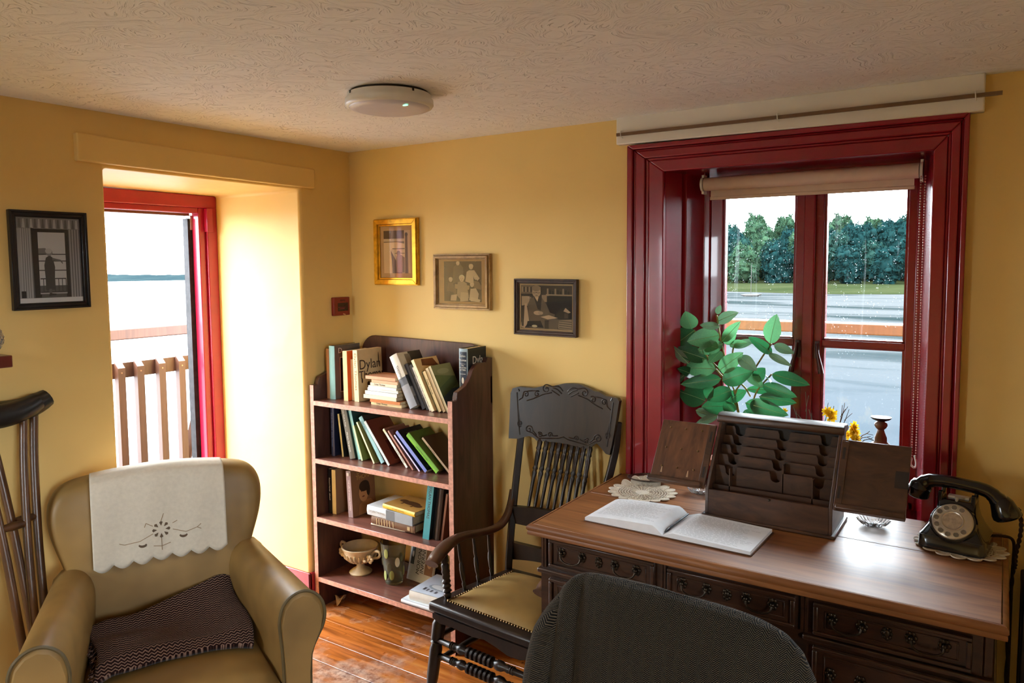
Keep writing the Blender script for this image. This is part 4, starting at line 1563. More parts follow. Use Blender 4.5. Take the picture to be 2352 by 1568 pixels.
# folded brown blanket on the seat
def tweed(name, c1, c2, c3, sx, sz, w_):
    m, nt, b = new_mat(name)
    v = coords(nt, (1, 1, 1), 'UV')
    sp = N(nt, 'ShaderNodeSeparateXYZ')
    nt.links.new(v, sp.inputs[0])
    pp = N(nt, 'ShaderNodeMath', operation='PINGPONG')
    nt.links.new(sp.outputs[0], pp.inputs[0])
    pp.inputs[1].default_value = w_
    ad = N(nt, 'ShaderNodeMath', operation='ADD')
    nt.links.new(pp.outputs[0], ad.inputs[0])
    nt.links.new(sp.outputs[1], ad.inputs[1])
    mu = N(nt, 'ShaderNodeMath', operation='MULTIPLY')
    mu.inputs[1].default_value = sx
    nt.links.new(ad.outputs[0], mu.inputs[0])
    sn = N(nt, 'ShaderNodeMath', operation='SINE')
    nt.links.new(mu.outputs[0], sn.inputs[0])
    nz = noise_tex(nt, v, sz, 3, .6)
    a2 = N(nt, 'ShaderNodeMath', operation='MULTIPLY_ADD')
    nt.links.new(nz, a2.inputs[0])
    a2.inputs[1].default_value = 2.4
    nt.links.new(sn.outputs[0], a2.inputs[2])
    mr = N(nt, 'ShaderNodeMapRange')
    mr.inputs['From Min'].default_value = 0
    mr.inputs['From Max'].default_value = 2.6
    nt.links.new(a2.outputs[0], mr.inputs[0])
    nt.links.new(ramp(nt, mr.outputs[0], [(.2, c1), (.55, c2), (.85, c3)]), b.inputs['Base Color'])
    b.inputs['Roughness'].default_value = .95
    b.inputs['Specular IOR Level'].default_value = .1
    b.inputs['Sheen Weight'].default_value = .06
    bump(nt, b, mr.outputs[0], .5, .003)
    return m


def add_uv(o, fn):
    me = o.data
    uv = me.uv_layers.new(name='UVMap')
    for lp in me.loops:
        co = me.vertices[lp.vertex_index].co
        uv.data[lp.index].uv = fn(co)


BLK = tweed('brown_woven_wool', rgb(30, 16, 15), rgb(64, 37, 33), rgb(150, 122, 108), 520, 320, .008)
bl = thing('folded_blanket', 'folded brown woven wool blanket with pale flecks on the armchair seat', 'blanket', (.29, -1.186, 0), (0, 0, math.radians(62.2)))


def blank(a, b):
    # a left to right, b front to back
    x = -.212+.428*a+.012*math.sin(b*5)
    y0 = -.385+.03*math.sin(a*3.0)
    y1 = -.085+.115*max(0, a-.35)*1.2
    y = y0+(y1-y0)*b
    z_ = .437+.012*math.sin(a*6+b*3)*math.sin(math.pi*b)+.006*mnoise.noise(Vector((a*5, b*5, 3)))
    if b > .6:
        t = (b-.6)/.4
        z_ += t*t*(.070*max(0, a-.25)+.015)
    edge = min(a, 1-a)*10
    z_ -= .012*max(0, 1-edge)
    z_ -= .020*max(0, 1-b*8)
    return Vector((x, y, z_))


m = MB()
m.grid(blank, 48, 34)
o = m.build('top_fold', BLK, bl, solid=.020, subsurf=0)
add_uv(o, lambda c: (c.x, c.y+c.z*.7))
m = MB()
m.grid(lambda a, b: blank(a*.97+.01, b*.9+.05)+Vector((-.004+.012*b, .012-.01*a, -.021)), 30, 20)
o = m.build('under_fold', BLK, bl, solid=.014)
add_uv(o, lambda c: (c.x, c.y+c.z*.7))
m = MB()
for k in range(22):
    t = k/21
    p = blank(0.0, t*.75)
    m.tube([p+Vector((.004, 0, -.004)), p+Vector((-.010, .004*math.sin(k*3), -.010)), p+Vector((-.022, .006*math.sin(k*5), -.016))], [.004, .004, .002], 5)
o = m.build('fringe', BLK, bl)
add_uv(o, lambda c: (c.x, c.y))
tag(o, kind='stuff')

# ------------------------------------------------------------------ desk chair with the tweed jacket over its back
JX, JY = 2.075, -1.16
dc = thing('desk_chair', 'wooden desk chair hidden under the draped tweed jacket', 'chair', (JX, JY, 0))
MB().box(-.21, .21, .02, .42, .42, .455).build('seat', DK, dc, bevel=.01)
for sx in (-.185, .185):
    MB().tube([(sx, .40, .42), (sx*1.05, .42, 0)], .018, 10).build('leg', DK, dc)
    MB().tube([(sx, .04, .43), (sx*1.05, -.01, 0)], .018, 10).build('leg', DK, dc)
    MB().tube([(sx, .04, .44), (sx*1.1, -.005, .83)], .016, 10).build('back_post', DK, dc)
MB().box(-.20, .20, -.012, .010, .74, .835).build('top_rail', DK, dc, bevel=.006)
TW = tweed('herringbone_tweed', rgb(11, 10, 9), rgb(33, 29, 23), rgb(92, 82, 68), 1500, 500, .0115)
jk = thing('tweed_jacket', 'grey brown herringbone tweed jacket hung over the back of the desk chair', 'jacket', (JX, JY, 0))
rings = [(.890, .175, .004, 0), (.886, .205, .020, 0), (.874, .232, .036, 0), (.850, .256, .050, 0), (.800, .280, .062, -.002), (.72, .294, .072, -.006), (.60, .304, .080, -.012), (.48, .308, .086, -.016), (.36, .306, .084, -.018)]


def jacket(a, b):
    L = b*(len(rings)-1)
    k = min(int(L), len(rings)-2)
    t = L-k
    zz_, wv, dv, oy = [rings[k][i]*(1-t)+rings[k+1][i]*t for i in range(4)]
    th = 2*math.pi*a
    c, s_ = math.cos(th), math.sin(th)
    x = wv*math.copysign(abs(c)**.55, c)
    y = dv*math.copysign(abs(s_)**.8, s_)
    # right shoulder falls away sooner
    if x > 0:
        zz_ -= .055*(x/.3)**3*max(0, 1-b*1.2)
    else:
        zz_ += .004
    # vertical folds on the back
    if s_ < 0:
        y += .014*math.exp(-((x+.205)/.014)**2)*min(1, b*3)
        y -= .010*math.exp(-((x+.24)/.02)**2)*min(1, b*3)
        y += .010*math.exp(-((x-.19)/.03)**2)*max(0, b-.3)
        y += .004*math.sin(x*26+b*2)*b
    return Vector((x, y+oy, zz_))


m = MB()
m.grid(jacket, 96, 46, closed_u=True)
m.add([jacket(i/96, 0) for i in range(96)], [list(range(96))])
o = m.build('body', TW, jk)
add_uv(o, lambda c: (c.x, c.z+.25*c.y))
m = MB()
m.tube(bez([(-.226, -.012, .858), (-.270, -.02, .76), (-.300, -.03, .62), (-.312, -.03, .42)], 14), [.016+.030*min(1, k/5) for k in range(14)], 14)
o = m.build('sleeve', TW, jk)
add_uv(o, lambda c: (c.y, c.z))
m = MB()
m.tube(bez([(.232, -.012, .812), (.274, -.02, .72), (.302, -.03, .60), (.314, -.03, .42)], 14), [.016+.030*min(1, k/5) for k in range(14)], 14)
o = m.build('sleeve', TW, jk)
add_uv(o, lambda c: (c.y, c.z))

# ------------------------------------------------------------------ crutches leaning on the left wall
CW = wood('varnished_crutch_wood', rgb(60, 34, 16), rgb(104, 66, 36), .35, (20, 20, 3), .08, coat=.3)
PADM = plain('worn_black_leather_pad', rgb(26, 26, 26), .35, var=.4, scale=30)


def crutch(dx, dy, label):
    c = thing('crutch', label, 'crutch', (.25+dx, -1.560+dy, 0), group=None)
    tilt = -.19   # x shift at the top

    def P_(y, z_):
        return Vector((tilt*z_/1.13, y, z_))
    for sg in (-1, 1):
        m = MB()
        m.tube(bez([P_(sg*.010, .28), P_(sg*.020, .45), P_(sg*.032, .72), P_(sg*.050, .95), P_(sg*.068, 1.10)], 16), .0125, 10)
        m.build('upright', CW, c)
    MB().tube([P_(0, .0), P_(0, .30)], [.012, .014], 10).build('lower_shaft', CW, c)
    MB().tube([P_(-.040, .785), P_(0, .785), P_(.040, .785)], [.010, .014, .010], 12).build('hand_grip', CW, c)
    MB().tube([P_(0, 0), P_(0, .035)], [.018, .015], 12).build('rubber_tip', PADM, c)
    m = MB()
    n_ = 14
    pth = [P_(-.115+.23*k/(n_-1), 1.118+.030*((k/(n_-1)*2-1)**2)) for k in range(n_)]
    m.tube(pth, [.020+.018*math.sin(math.pi*(k+.7)/(n_+.4))**.4 for k in range(n_)], 12, sq=(1.0, 1.0))
    m.build('arm_pad', PADM, c)
    return c


crutch(0, 0, 'wooden underarm crutch with black padded top leaning by the left wall')
crutch(-.045, .050, 'second wooden crutch, half hidden behind the first at the left wall')
# ------------------------------------------------------------------ pedestal desk
DT = wood('polished_desk_top_wood', rgb(108, 62, 29), rgb(166, 108, 60), .46, (2, 24, 24), .14, coat=.06)
DC = wood('dark_desk_carcass_wood', rgb(38, 21, 12), rgb(72, 42, 25), .30, (5, 30, 30), .08, coat=.3)
HND = plain('dark_bronze_handle', rgb(60, 50, 40), .28, .85)
DO = Vector((2.04, -.36, 0))
ds = thing('pedestal_desk', 'brown wooden pedestal desk with moulded top and bronze drawer handles under the window', 'desk', DO)
X0, X1, Y0, Y1, ZT = 1.428-DO.x, 2.655-DO.x, -.700-DO.y, -.036-DO.y, .780
BX0, BX1, BY0, BY1 = 1.456-DO.x, 2.630-DO.x, -.668-DO.y, -.060-DO.y
for a, b in ((Y0+.012, -.313-DO.y), (-.311-DO.y, Y1)):
    MB().box(X0+.012, X1-.012, a, b, .752, ZT).build('top_board', DT, ds, bevel=.0012, seg=1)
# moulded edge: rounded nosing over a hollow
nose = [(0, .748), (.010, .748), (.010, .7805), (.004, .7795), (-.002, .774), (-.003, .766), (.001, .760), (-.001, .754)]


def edge(p, q, name='edge_moulding'):
    """run the nosing profile from p to q; profile x is inwards from the edge"""
    p, q = Vector(p), Vector(q)
    d = (q-p).normalized()
    inn = Vector((-d.y, d.x, 0))
    m = MB()
    n = len(nose)
    ln = (q-p).length
    vs = []
    for e, sgn in ((0, 1), (ln, -1)):
        for (a, z_) in nose:
            # mitre
            vs.append(p+d*(e+sgn*a)+inn*a+Vector((0, 0, z_)))
    fs = [(i, (i+1) % n, n+(i+1) % n, n+i) for i in range(n)]
    fs += [list(range(n))[::-1], list(range(n, 2*n))]
    m.add(vs, fs)
    return m.build(name, DT, ds, smooth_angle=50)


edge((X0, Y0, 0), (X1, Y0, 0))
edge((X1, Y0, 0), (X1, Y1, 0))
edge((X0, Y1, 0), (X0, Y0, 0))
# carcass
m = MB()
m.box(BX0, BX1, BY0+.004, BY1, .615, .750)
m.build('frieze', DC, ds)
for a, b in ((BX0, 1.850-DO.x), (2.236-DO.x, BX1)):
    p = MB().box(a, b, BY0+.004, BY1, .055, .615).build('pedestal', DC, ds)
    MB().box(a-.008, b+.008, BY0-.006, BY1, 0, .055).build('plinth', DC, p, bevel=.004)
    MB().box(a-.008, b+.008, BY0-.010, BY1, .626, .640).build('waist_moulding', DC, p, bevel=.004)
MB().box(1.85-DO.x, 2.236-DO.x, BY1-.02, BY1, .10, .615).build('back_panel', DC, ds)
MB().box(BX0-.006, BX1+.006, BY0-.006, BY1, .738, .752).build('under_moulding', DC, ds, bevel=.004)


def bail(parent, cx, cz, yf, half=.034):
    h = MB()
    pts = bez([(cx-half, yf-.010, cz+.004), (cx-half*.9, yf-.016, cz-.010), (cx-half*.45, yf-.018, cz-.019), (cx, yf-.018, cz-.021), (cx+half*.45, yf-.018, cz-.019), (cx+half*.9, yf-.016, cz-.010), (cx+half, yf-.010, cz+.004)], 18)
    h.tube(pts, .0026, 8)
    hh = h.build('handle', HND, parent)
    for sx in (-half, half):
        r_ = MB()
        for k in range(6):
            a = 2*math.pi*k/6
            r_.ball((cx+sx+.0085*math.cos(a), yf-.003, cz+.004+.0105*math.sin(a)), .0055, .003, .0065, 8, 5)
        r_.ball((cx+sx, yf-.008, cz+.004), .006, .007, .006, 10, 6)
        r_.build('rosette', HND, hh)
    return hh


def drawer(x0, x1, z0, z1, yf, lock=True):
    x0, x1 = x0-DO.x, x1-DO.x
    d = MB().box(x0, x1, yf-.002, yf+.012, z0, z1).build('drawer', DC, ds, bevel=.002)
    m = MB()
    for a, b, c, e in ((x0, x1, z1-.010, z1), (x0, x1, z0, z0+.010), (x0, x0+.012, z0+.010, z1-.010), (x1-.012, x1, z0+.010, z1-.010)):
        m.box(a, b, yf-.010, yf-.002, c, e)
    m.build('cockbead', DC, d, bevel=.003)
    m = MB()
    i = .026
    for a, b, c, e in ((x0+i, x1-i, z1-i+.004, z1-i+.008), (x0+i, x1-i, z0+i-.008, z0+i-.004), (x0+i, x0+i+.004, z0+i-.004, z1-i+.004), (x1-i-.004, x1-i, z0+i-.004, z1-i+.004)):
        m.box(a, b, yf-.0045, yf-.002, c, e)
    m.build('inner_bead', DC, d, bevel=.001, seg=1)
    cz = (z0+z1)/2
    w_ = x1-x0
    for fx in (.23, .74):
        bail(d, x0+w_*fx, cz+.004, yf-.002)
    if lock:
        r_ = MB()
        cx = x0+w_*.49
        for k in range(8):
            a = 2*math.pi*k/8
            r_.ball((cx+.0085*math.cos(a), yf-.004, cz+.004+.012*math.sin(a)), .0045, .003, .0055, 8, 5)
        r_.ball((cx, yf-.005, cz+.004), .007, .004, .010, 10, 6)
        r_.build('escutcheon', HND, d)
    return d


YF = BY0
drawer(1.489, 1.831, .651, .737, YF)
drawer(1.868, 2.209, .648, .730, YF)
drawer(2.252, 2.591, .645, .728, YF)
for k, (za, zb) in enumerate(((.475, .615), (.300, .465), (.075, .290))):
    drawer(1.489, 1.831, za, zb, YF)
    drawer(2.252, 2.591, za, zb, YF)
for x in (1.462, 1.848, 2.222, 2.605):
    MB().prism([(x-DO.x, BY0+.006), (x-DO.x, BY0-.004), (x+.006-DO.x, BY0-.004), (x+.008-DO.x, BY0-.001), (x+.010-DO.x, BY0-.004), (x+.016-DO.x, BY0-.004), (x+.016-DO.x, BY0+.006)][::-1], .645, .738, 'z').build('stile_reeding', DC, ds)

# ------------------------------------------------------------------ stationery cabinet
SW = wood('dark_stationery_box_wood', rgb(44, 27, 17), rgb(88, 57, 37), .40, (8, 8, 26), .12, coat=.15)
SD = wood('brown_cabinet_door_wood', rgb(62, 36, 22), rgb(116, 74, 46), .42, (26, 8, 6), .12, coat=.1)
SI = plain('black_brown_box_inside', rgb(34, 26, 21), .5, var=.2, scale=20)
SO = Vector((2.048, -.25, .7805))
sb = thing('stationery_box', 'open wooden stationery box with letter racks and hinged doors on the desk', 'stationery box', SO)
HW = .186
yf, yb, ys, zs, zt = -.095, .100, .037, .088, .287   # front, back, slope top front, slope foot height, top
sidep = [(yf, 0), (yb, 0), (yb, zt-.012), (yb-.03, zt+.004), (ys+.004, zt), (ys, zt-.008), (yf, zs)]
for x in (-HW, HW-.010):
    MB().prism(sidep, x, x+.010, 'x').build('side', SW, sb, bevel=.0015, seg=1)
MB().box(-HW+.010, HW-.010, yf, yf+.009, 0, zs).build('front_board', SW, sb, bevel=.001, seg=1)
MB().box(-HW+.010, HW-.010, yb-.008, yb, 0, zt-.014).build('back_board', SI, sb)
MB().box(-HW+.010, HW-.010, yf, yb, 0, .008).build('bottom_board', SI, sb)
rf = [(ys-.010, zt-.004), (ys-.006, zt+.010), (ys+.010, zt+.017), (yb-.02, zt+.016), (yb+.006, zt+.004), (yb+.006, zt-.006), (ys-.006, zt-.012)]
MB().prism(rf, -HW-.006, HW+.006, 'x').build('rounded_lid', SW, sb, bevel=.003)
MB().box(-HW-.010, HW+.010, yf-.010, yb+.008, -.0005, .010).build('plinth_moulding', SW, sb, bevel=.004)
# letter rack dividers, each with finger notches
def rack(y, top, notches, x0=-HW+.011, x1=HW-.011):
    pts = [(x0, .010), (x1, .010), (x1, top)]
    for cx, w_ in sorted(notches, reverse=True):
        pts += [(cx+w_, top), (cx+w_*.8, top-.010), (cx+w_*.75, top-.022)]
        pts += [(cx+w_*.5, top-.028), (cx, top-.031), (cx-w_*.5, top-.028)]
        pts += [(cx-w_*.75, top-.022), (cx-w_*.8, top-.010), (cx-w_, top)]
    pts += [(x0, top)]
    m = MB()
    m.prism(pts, y, y+.005, 'y')
    return m.build('rack_divider', SW, sb)


nt_ = [(-.128, .020), (.010, .020), (.134, .018)]
for y, tp in ((.074, .258), (.050, .232), (.026, .206), (.000, .180), (-.026, .150)):
    rack(y, tp, nt_)
rack(-.052, .094, [])
for x in (-.125, .120):
    MB().box(x, x+.003, -.052, -.026, .03, .150).build('rack_wall', SW, sb)
MB().box(.030, .033, -.026, .0, .03, .176).build('rack_wall', SW, sb)
MB().ball((.01, yf-.003, zs-.004), .004, .004, .004, 8, 6).build('lock_pin', HND, sb)
# doors lie open in the plane of the sloping front
slope = Vector((0, ys-yf, zt-.008-zs)).normalized()
nrm = Vector((0, -slope.z, slope.y))
for sg, label in ((-1, 'left'), (1, 'right')):
    hx = sg*(HW+.001)
    base = Vector((hx, yf-.002, zs+.002))
    ux = Vector((sg, 0, 0))
    A = frame_m(base, ux if sg > 0 else Vector((-1, 0, 0)), slope, (ux if sg > 0 else Vector((-1, 0, 0))).cross(slope))
    B = Matrix.Identity(4)
    # local: x outwards from the hinge, y up the slope, z towards the room
    def PM(x, y, z_):
        return base+ux*x+slope*y+nrm*z_
    m = MB()
    x_a, x_b, y_a, y_b = .002, .184, -.004, .212

    def bar(m, a, b, c, d, e, f):
        vs = [PM(x, y, z_) for z_ in (e, f) for y in (c, d) for x in (a, b)]
        fs = [(0, 2, 3, 1), (4, 5, 7, 6), (0, 1, 5, 4), (2, 6, 7, 3), (0, 4, 6, 2), (1, 3, 7, 5)]
        if sg > 0:
            fs = fs
        m.add(vs, [f_[::-1] for f_ in fs] if sg < 0 else fs)
        return m
    bar(m, x_a, x_b, y_a, y_b, -.006, .004)
    d = m.build('door', SD if sg < 0 else SW, sb, bevel=.0015, seg=1)
    m = MB()
    bar(m, x_a+.006, x_b+.002, y_a-.002, y_a+.014, .004, .026)
    m.build('pen_ledge', SW, d, bevel=.004)
    m = MB()
    bar(m, x_a, x_a+.020, y_a+.010, y_b-.006, .004, .007)
    m.build('hinge_stile', SW, d, bevel=.001, seg=1)
    for yy_ in (.03, .15):
        m = MB()
        bar(m, x_a+.006, x_a+.013, yy_, yy_+.036, .0066, .0076)
        m.build('hinge', SI, d)
    if sg < 0:
        for i, yy_ in enumerate((.050, .115, .185)):
            for j, xx in enumerate((.045, .100, .152)):
                c = PM(xx, yy_, .005)
                MB().ball(c, .0032, .0032, .0032, 8, 6).build('brass_pin', BR, d)
        for xx, yy_ in ((.150, .038), (.062, .034)):
            m = MB()
            vs = [PM(xx+dx, yy_+dy, .0045) for dx, dy in ((-.003, -.010), (.003, -.010), (.002, .010), (-.001, .012))]
            m.add(vs, [(0, 1, 2, 3)])
            m.build('paper_scrap', plain('torn_label_scrap', rgb(170, 136, 104), .8), d)
    else:
        m = MB()
        vs = [PM(dx, dy, .0045) for dx, dy in ((.150, .085), (.184, .085), (.184, .135), (.150, .135))]
        m.add(vs, [(0, 1, 2, 3)])
        m.build('dark_patch', SI, d)

# ------------------------------------------------------------------ open notebook
PAPER = plain('white_notebook_paper', rgb(226, 228, 232), .8, var=.03, scale=40)
NBC = plain('brown_notebook_cover', rgb(86, 54, 34), .6)
nb = thing('open_notebook', 'open handwritten notebook lying on the desk front', 'notebook', (1.822, -.485, .7805), (0, 0, math.radians(-1.5)))
HWN, HD = .258, .104
MB().box(-HWN, HWN, -HD-.003, HD+.003, 0, .003).build('cover', NBC, nb, bevel=.001, seg=1)


def page_z(s, side_):
    """height of the page at distance s (0 gutter .. 1 edge)"""
    if side_ < 0:
        return .006+.024*(1-s)**.5*min(1, s*9)+.006*s
    return .006+.011*min(1, s*8)*(1-.55*s)+.001


for sd in (-1, 1):
    m = MB()
    K = 24
    vs, fs = [], []
    for k in range(K+1):
        s = k/K
        zt_ = page_z(s, sd)
        sk = -.006*s if sd < 0 else 0
        for y in (-HD, HD):
            vs.append((sd*s*(HWN-.004), y+sk*(1 if y > 0 else .3), zt_))
        for y in (-HD, HD):
            vs.append((sd*s*(HWN-.004), y+sk*(1 if y > 0 else .3), .003))
    for k in range(K):
        a, b = 4*k, 4*k+4
        q = [(a, b, b+1, a+1), (a+2, a+3, b+3, b+2), (a, a+2, b+2, b), (a+1, b+1, b+3, a+3)]
        fs += [f[::-1] for f in q] if sd < 0 else q
    fs.append([4*K, 4*K+2, 4*K+3, 4*K+1] if sd > 0 else [4*K, 4*K+1, 4*K+3, 4*K+2])
    m.add(vs, fs)
    pg = m.build('page_block', PAPER, nb, smooth_angle=40)
    m = MB()
    INKC = rgb(44, 46, 62)
    rnd = random.Random(5+sd)
    for ln in range(19):
        y = HD-.022-ln*.0095
        x = .030 if sd > 0 else .028
        lim = .93 if sd > 0 else .88
        if sd < 0 and ln > 16:
            continue
        end = lim*(HWN-.01)*rnd.uniform(.72, 1.0)
        while x < end:
            wl = rnd.uniform(.006, .016)
            n_ = max(3, int(wl/.0016))
            pts = []
            for k in range(n_+1):
                xx = x+wl*k/n_
                pts.append((xx, y+.0016*math.sin(k*2.1+rnd.uniform(-.6, .6))*rnd.uniform(.4, 1.1)-.10*(xx*.02)))
            for k in range(n_):
                (xa, ya), (xb, yb_) = pts[k], pts[k+1]
                if sd < 0:
                    xa, xb = -(HWN-xa), -(HWN-xb)
                vs = []
                for (xx, y2) in ((xa, ya-.00045), (xb, yb_-.00045), (xb, yb_+.00045), (xa, ya+.00045)):
                    vs.append((xx, y2, page_z(min(1, abs(xx)/(HWN-.004)), sd)+.0004))
                m.add(vs, [(0, 1, 2, 3)], INKC)
            x += wl+rnd.uniform(.002, .006)
    o = m.build('handwriting', PRINT, pg)
    tag(o, kind='stuff')
pen = thing('dip_pen', 'dark fountain pen lying in the gutter of the open notebook', 'pen', (1.822, -.485, .7805), (0, 0, math.radians(-1.5)))
m = MB().tube([(.004, .085, .0155), (.003, .0, .0145), (.002, -.060, .0135)], [.003, .0036, .0042], 10)
m.build('barrel', plain('grey_pen_barrel', rgb(70, 74, 80), .25, .5), pen)
m = MB().tube([(.002, -.060, .0135), (.0015, -.075, .0125), (.001, -.092, .011)], [.0045, .004, .0006], 10)
m.build('nib', plain('black_pen_nib', rgb(20, 20, 20), .3), pen)


# ------------------------------------------------------------------ crocheted doilies
LACE = plain('ecru_cotton_lace', rgb(214, 202, 182), .85, var=.1, scale=200)


def doily(label, loc, R, rx=1.0, ry=1.0, lobes=18, lift=None, name='lace_doily'):
    d = thing(name, label, 'doily', loc)

    def P_(r, a, z_=0):
        x, y = r*math.cos(a)*rx, r*math.sin(a)*ry
        if lift:
            z_ += lift(x, y)
        return Vector((x, y, z_+.0014))
    m = MB()
    n_ = 72
    # solid heart, ring bands, spokes
    vs = [P_(0, 0)]+[P_(R*.22, 2*math.pi*k/n_) for k in range(n_)]
    m.add(vs, [(0, k+1, (k+1) % n_+1) for k in range(n_)])
    for r in (.34, .42, .50, .58, .66, .74):
        pts = [P_(R*r, 2*math.pi*k/n_) for k in range(n_+1)]
        m.tube(pts, .0016, 4, cap=False)
    for k in range(54):
        a = 2*math.pi*k/54
        b = a+.07*(1 if k % 2 else -1)
        m.tube([P_(R*.2, a), P_(R*.46, b), P_(R*.60, a), P_(R*.78, b)], .0013, 4)
    # petal edge
    for k in range(lobes):
        a = 2*math.pi*k/lobes
        h_ = math.pi/lobes*1.15
        ring_ = [P_(R*(.74+.26*math.sin(math.pi*t)**.7), a-h_+2*h_*t, .001+.002*math.sin(math.pi*t)) for t in [i/10 for i in range(11)]]
        inn = [P_(R*.70, a-h_*.8+1.6*h_*t) for t in [i/10 for i in range(11)]]
        m.add(ring_+inn, [(i, i+1, 12+i, 11+i) for i in range(10)], smooth=True)
        m.tube(ring_, .0018, 4)
    m.build('crochet_lace', LACE, d)
    return d


doily('ecru crochet doily with scalloped edge beside the open notebook', (1.600, -.225, .7805), .118, 1.0, .98, 17, lambda x, y: .03*max(0, (-x*.4+y)-.085)/.05 if (-x*.4+y) > .085 else 0)
# oval tray leaning at the back of it
ot = thing('oval_dish', 'small oval silver rimmed dish at the back left of the desk', 'dish', (1.575, -.105, .790), (math.radians(0), 0, math.radians(25)))
m = MB().lathe([(0, 0), (.040, 0), (.062, .006), (.070, .012), (.066, .013), (.058, .008), (.036, .003), (0, .003)], n=36, cap=False, M=Matrix.Diagonal((1.15, .75, 1, 1)))
m.build('tray', plain('tarnished_silver', rgb(110, 100, 90), .25, .8), ot)
MB().lathe([(0, .0035), (.050, .0065)], n=36, cap=False, M=Matrix.Diagonal((1.15, .75, 1, 1))).build('inlay', plain('pale_enamel', rgb(196, 190, 164), .3), ot)
doily('white lace doily with petal edge under the black telephone', (2.545, -.225, .7805), .112, 1.02, .95, 16)

# cut glass dishes under the open doors
CG, nt, b = new_mat('cut_glass')
b.inputs['Base Color'].default_value = (.95, .96, .95, 1)
b.inputs['Transmission Weight'].default_value = .85
b.inputs['Roughness'].default_value = .06
b.inputs['IOR'].default_value = 1.35


def cut_dish(label, loc, R):
    d = thing('glass_dish', label, 'dish', loc)
    m = MB()
    n_ = 40
    vs, fs = [], []
    prof = [(.35, 0), (.7, .006), (1.0, .020), (.95, .021), (.66, .010), (.3, .005)]
    for r, z_ in prof:
        for k in range(n_):
            q = R*r*(1+.06*(1 if k % 2 else -1)*(r > .5))
            vs.append((q*math.cos(2*math.pi*k/n_), q*math.sin(2*math.pi*k/n_), z_))
    for i in range(len(prof)-1):
        for k in range(n_):
            fs.append((i*n_+k, i*n_+(k+1) % n_, (i+1)*n_+(k+1) % n_, (i+1)*n_+k))
    fs += [list(range(n_))[::-1], list(range((len(prof)-1)*n_, len(prof)*n_))]
    m.add(vs, fs)
    m.build('fluted_bowl', CG, d)


cut_dish('cut glass dish glinting below the right hand cabinet door', (2.318, -.165, .7805), .046)
cut_dish('cut glass dish half hidden behind the left side of the stationery box', (1.775, -.130, .7805), .046)

# ------------------------------------------------------------------ telephone
BK_ = plain('black_bakelite', rgb(14, 15, 17), .16, var=.1, spec=.6, coat=.3)
CHR = plain('nickel_dial', rgb(200, 192, 178), .3, .55, var=.05)
tp = thing('rotary_telephone', 'black rotary telephone with nickel dial on a lace doily', 'telephone', (2.534, -.210, .7835), (0, 0, math.radians(-7)))
# base, local: x across, -y to the front
m = MB()
lv = [(.000, .082, -.086, .080), (.036, .080, -.083, .078), (.042, .074, -.078, .074), (.060, .062, -.062, .066), (.082, .052, -.044, .058), (.104, .047, -.028, .052), (.122, .046, -.018, .048), (.126, .043, -.014, .045)]
vs, fs = [], []
cr = 20
for z_, hx, ya, yb_ in lv:
    cy, hy = (ya+yb_)/2, (yb_-ya)/2
    for k in range(cr):
        a = 2*math.pi*(k+.5)/cr
        c, s_ = math.cos(a), math.sin(a)
        vs.append((hx*math.copysign(abs(c)**.22, c), cy+hy*math.copysign(abs(s_)**.22, s_), z_))
for i in range(len(lv)-1):
    for k in range(cr):
        fs.append((i*cr+k, i*cr+(k+1) % cr, (i+1)*cr+(k+1) % cr, (i+1)*cr+k))
fs += [list(range(cr))[::-1], list(range((len(lv)-1)*cr, len(lv)*cr))]
m.add(vs, fs)
m.build('body', BK_, tp, smooth_angle=35, bevel=.002)
MB().box(-.074, .074, -.0838, -.082, .0362, .0374).build('seam_line', plain('dark_seam', rgb(40, 40, 42), .5), tp)
for sx in (-1, 1):
    m = MB()
    m.prism([(-.018, .100), (.000, .118), (.028, .120), (.046, .112), (.046, .150), (.034, .152), (.030, .134), (.004, .130), (-.006, .148), (-.018, .146)], sx*.040-.005, sx*.040+.005, 'x')
    m.build('cradle_fork', BK_, tp, bevel=.002)
MB().box(-.026, .026, .010, .030, .124, .132).build('plunger_bar', CHR, tp, bevel=.001)
MB().lathe([(.004, 0), (.004, .008), (.0055, .009), (.0055, .014), (0, .014)], n=12, M=Matrix.Translation((0, -.012, .122))).build('plunger', CHR, tp)
dn = Vector((0, -.80, .60)).normalized()
dM = frame_m((0, -.056, .077), (1, 0, 0), dn.cross(Vector((1, 0, 0))), dn)
dl = MB()
dl.lathe([(0, 0), (.050, 0), (.050, .006), (.048, .008), (.030, .009), (.030, .0085), (0, .0085)], n=48, M=dM, cap=False)
dial = dl.build('dial', CHR, tp)
hol = plain('dial_number_plate', rgb(120, 112, 100), .5)
for k in range(10):
    a = math.radians(62+k*28.5)
    q = dM @ Matrix.Translation((.039*math.cos(a), .039*math.sin(a), .0088))
    MB().lathe([(0, 0), (.0072, 0)], n=14, M=q, cap=False).build('finger_hole', hol, dial)
    r_ = MB()
    pts = [q @ Vector((.0076*math.cos(2*math.pi*i/14), .0076*math.sin(2*math.pi*i/14), .0004)) for i in range(15)]
    r_.tube(pts, .0011, 5, cap=False)
    r_.build('finger_hole_rim', CHR, dial)
MB().lathe([(0, .0086), (.0235, .0098), (.026, .0116), (.028, .0098)], n=36, M=dM, cap=False).build('centre_ring', CHR, dial)
MB().lathe([(0, .0102), (.0228, .0104)], n=36, M=dM, cap=False).build('number_card', plain('dial_card', rgb(178, 160, 140), .6, var=.25, scale=90), dial)
MB().lathe([(.058, -.006), (.054, .001), (.050, .0015)], n=48, M=dM, cap=False).build('dial_bezel', BK_, tp)
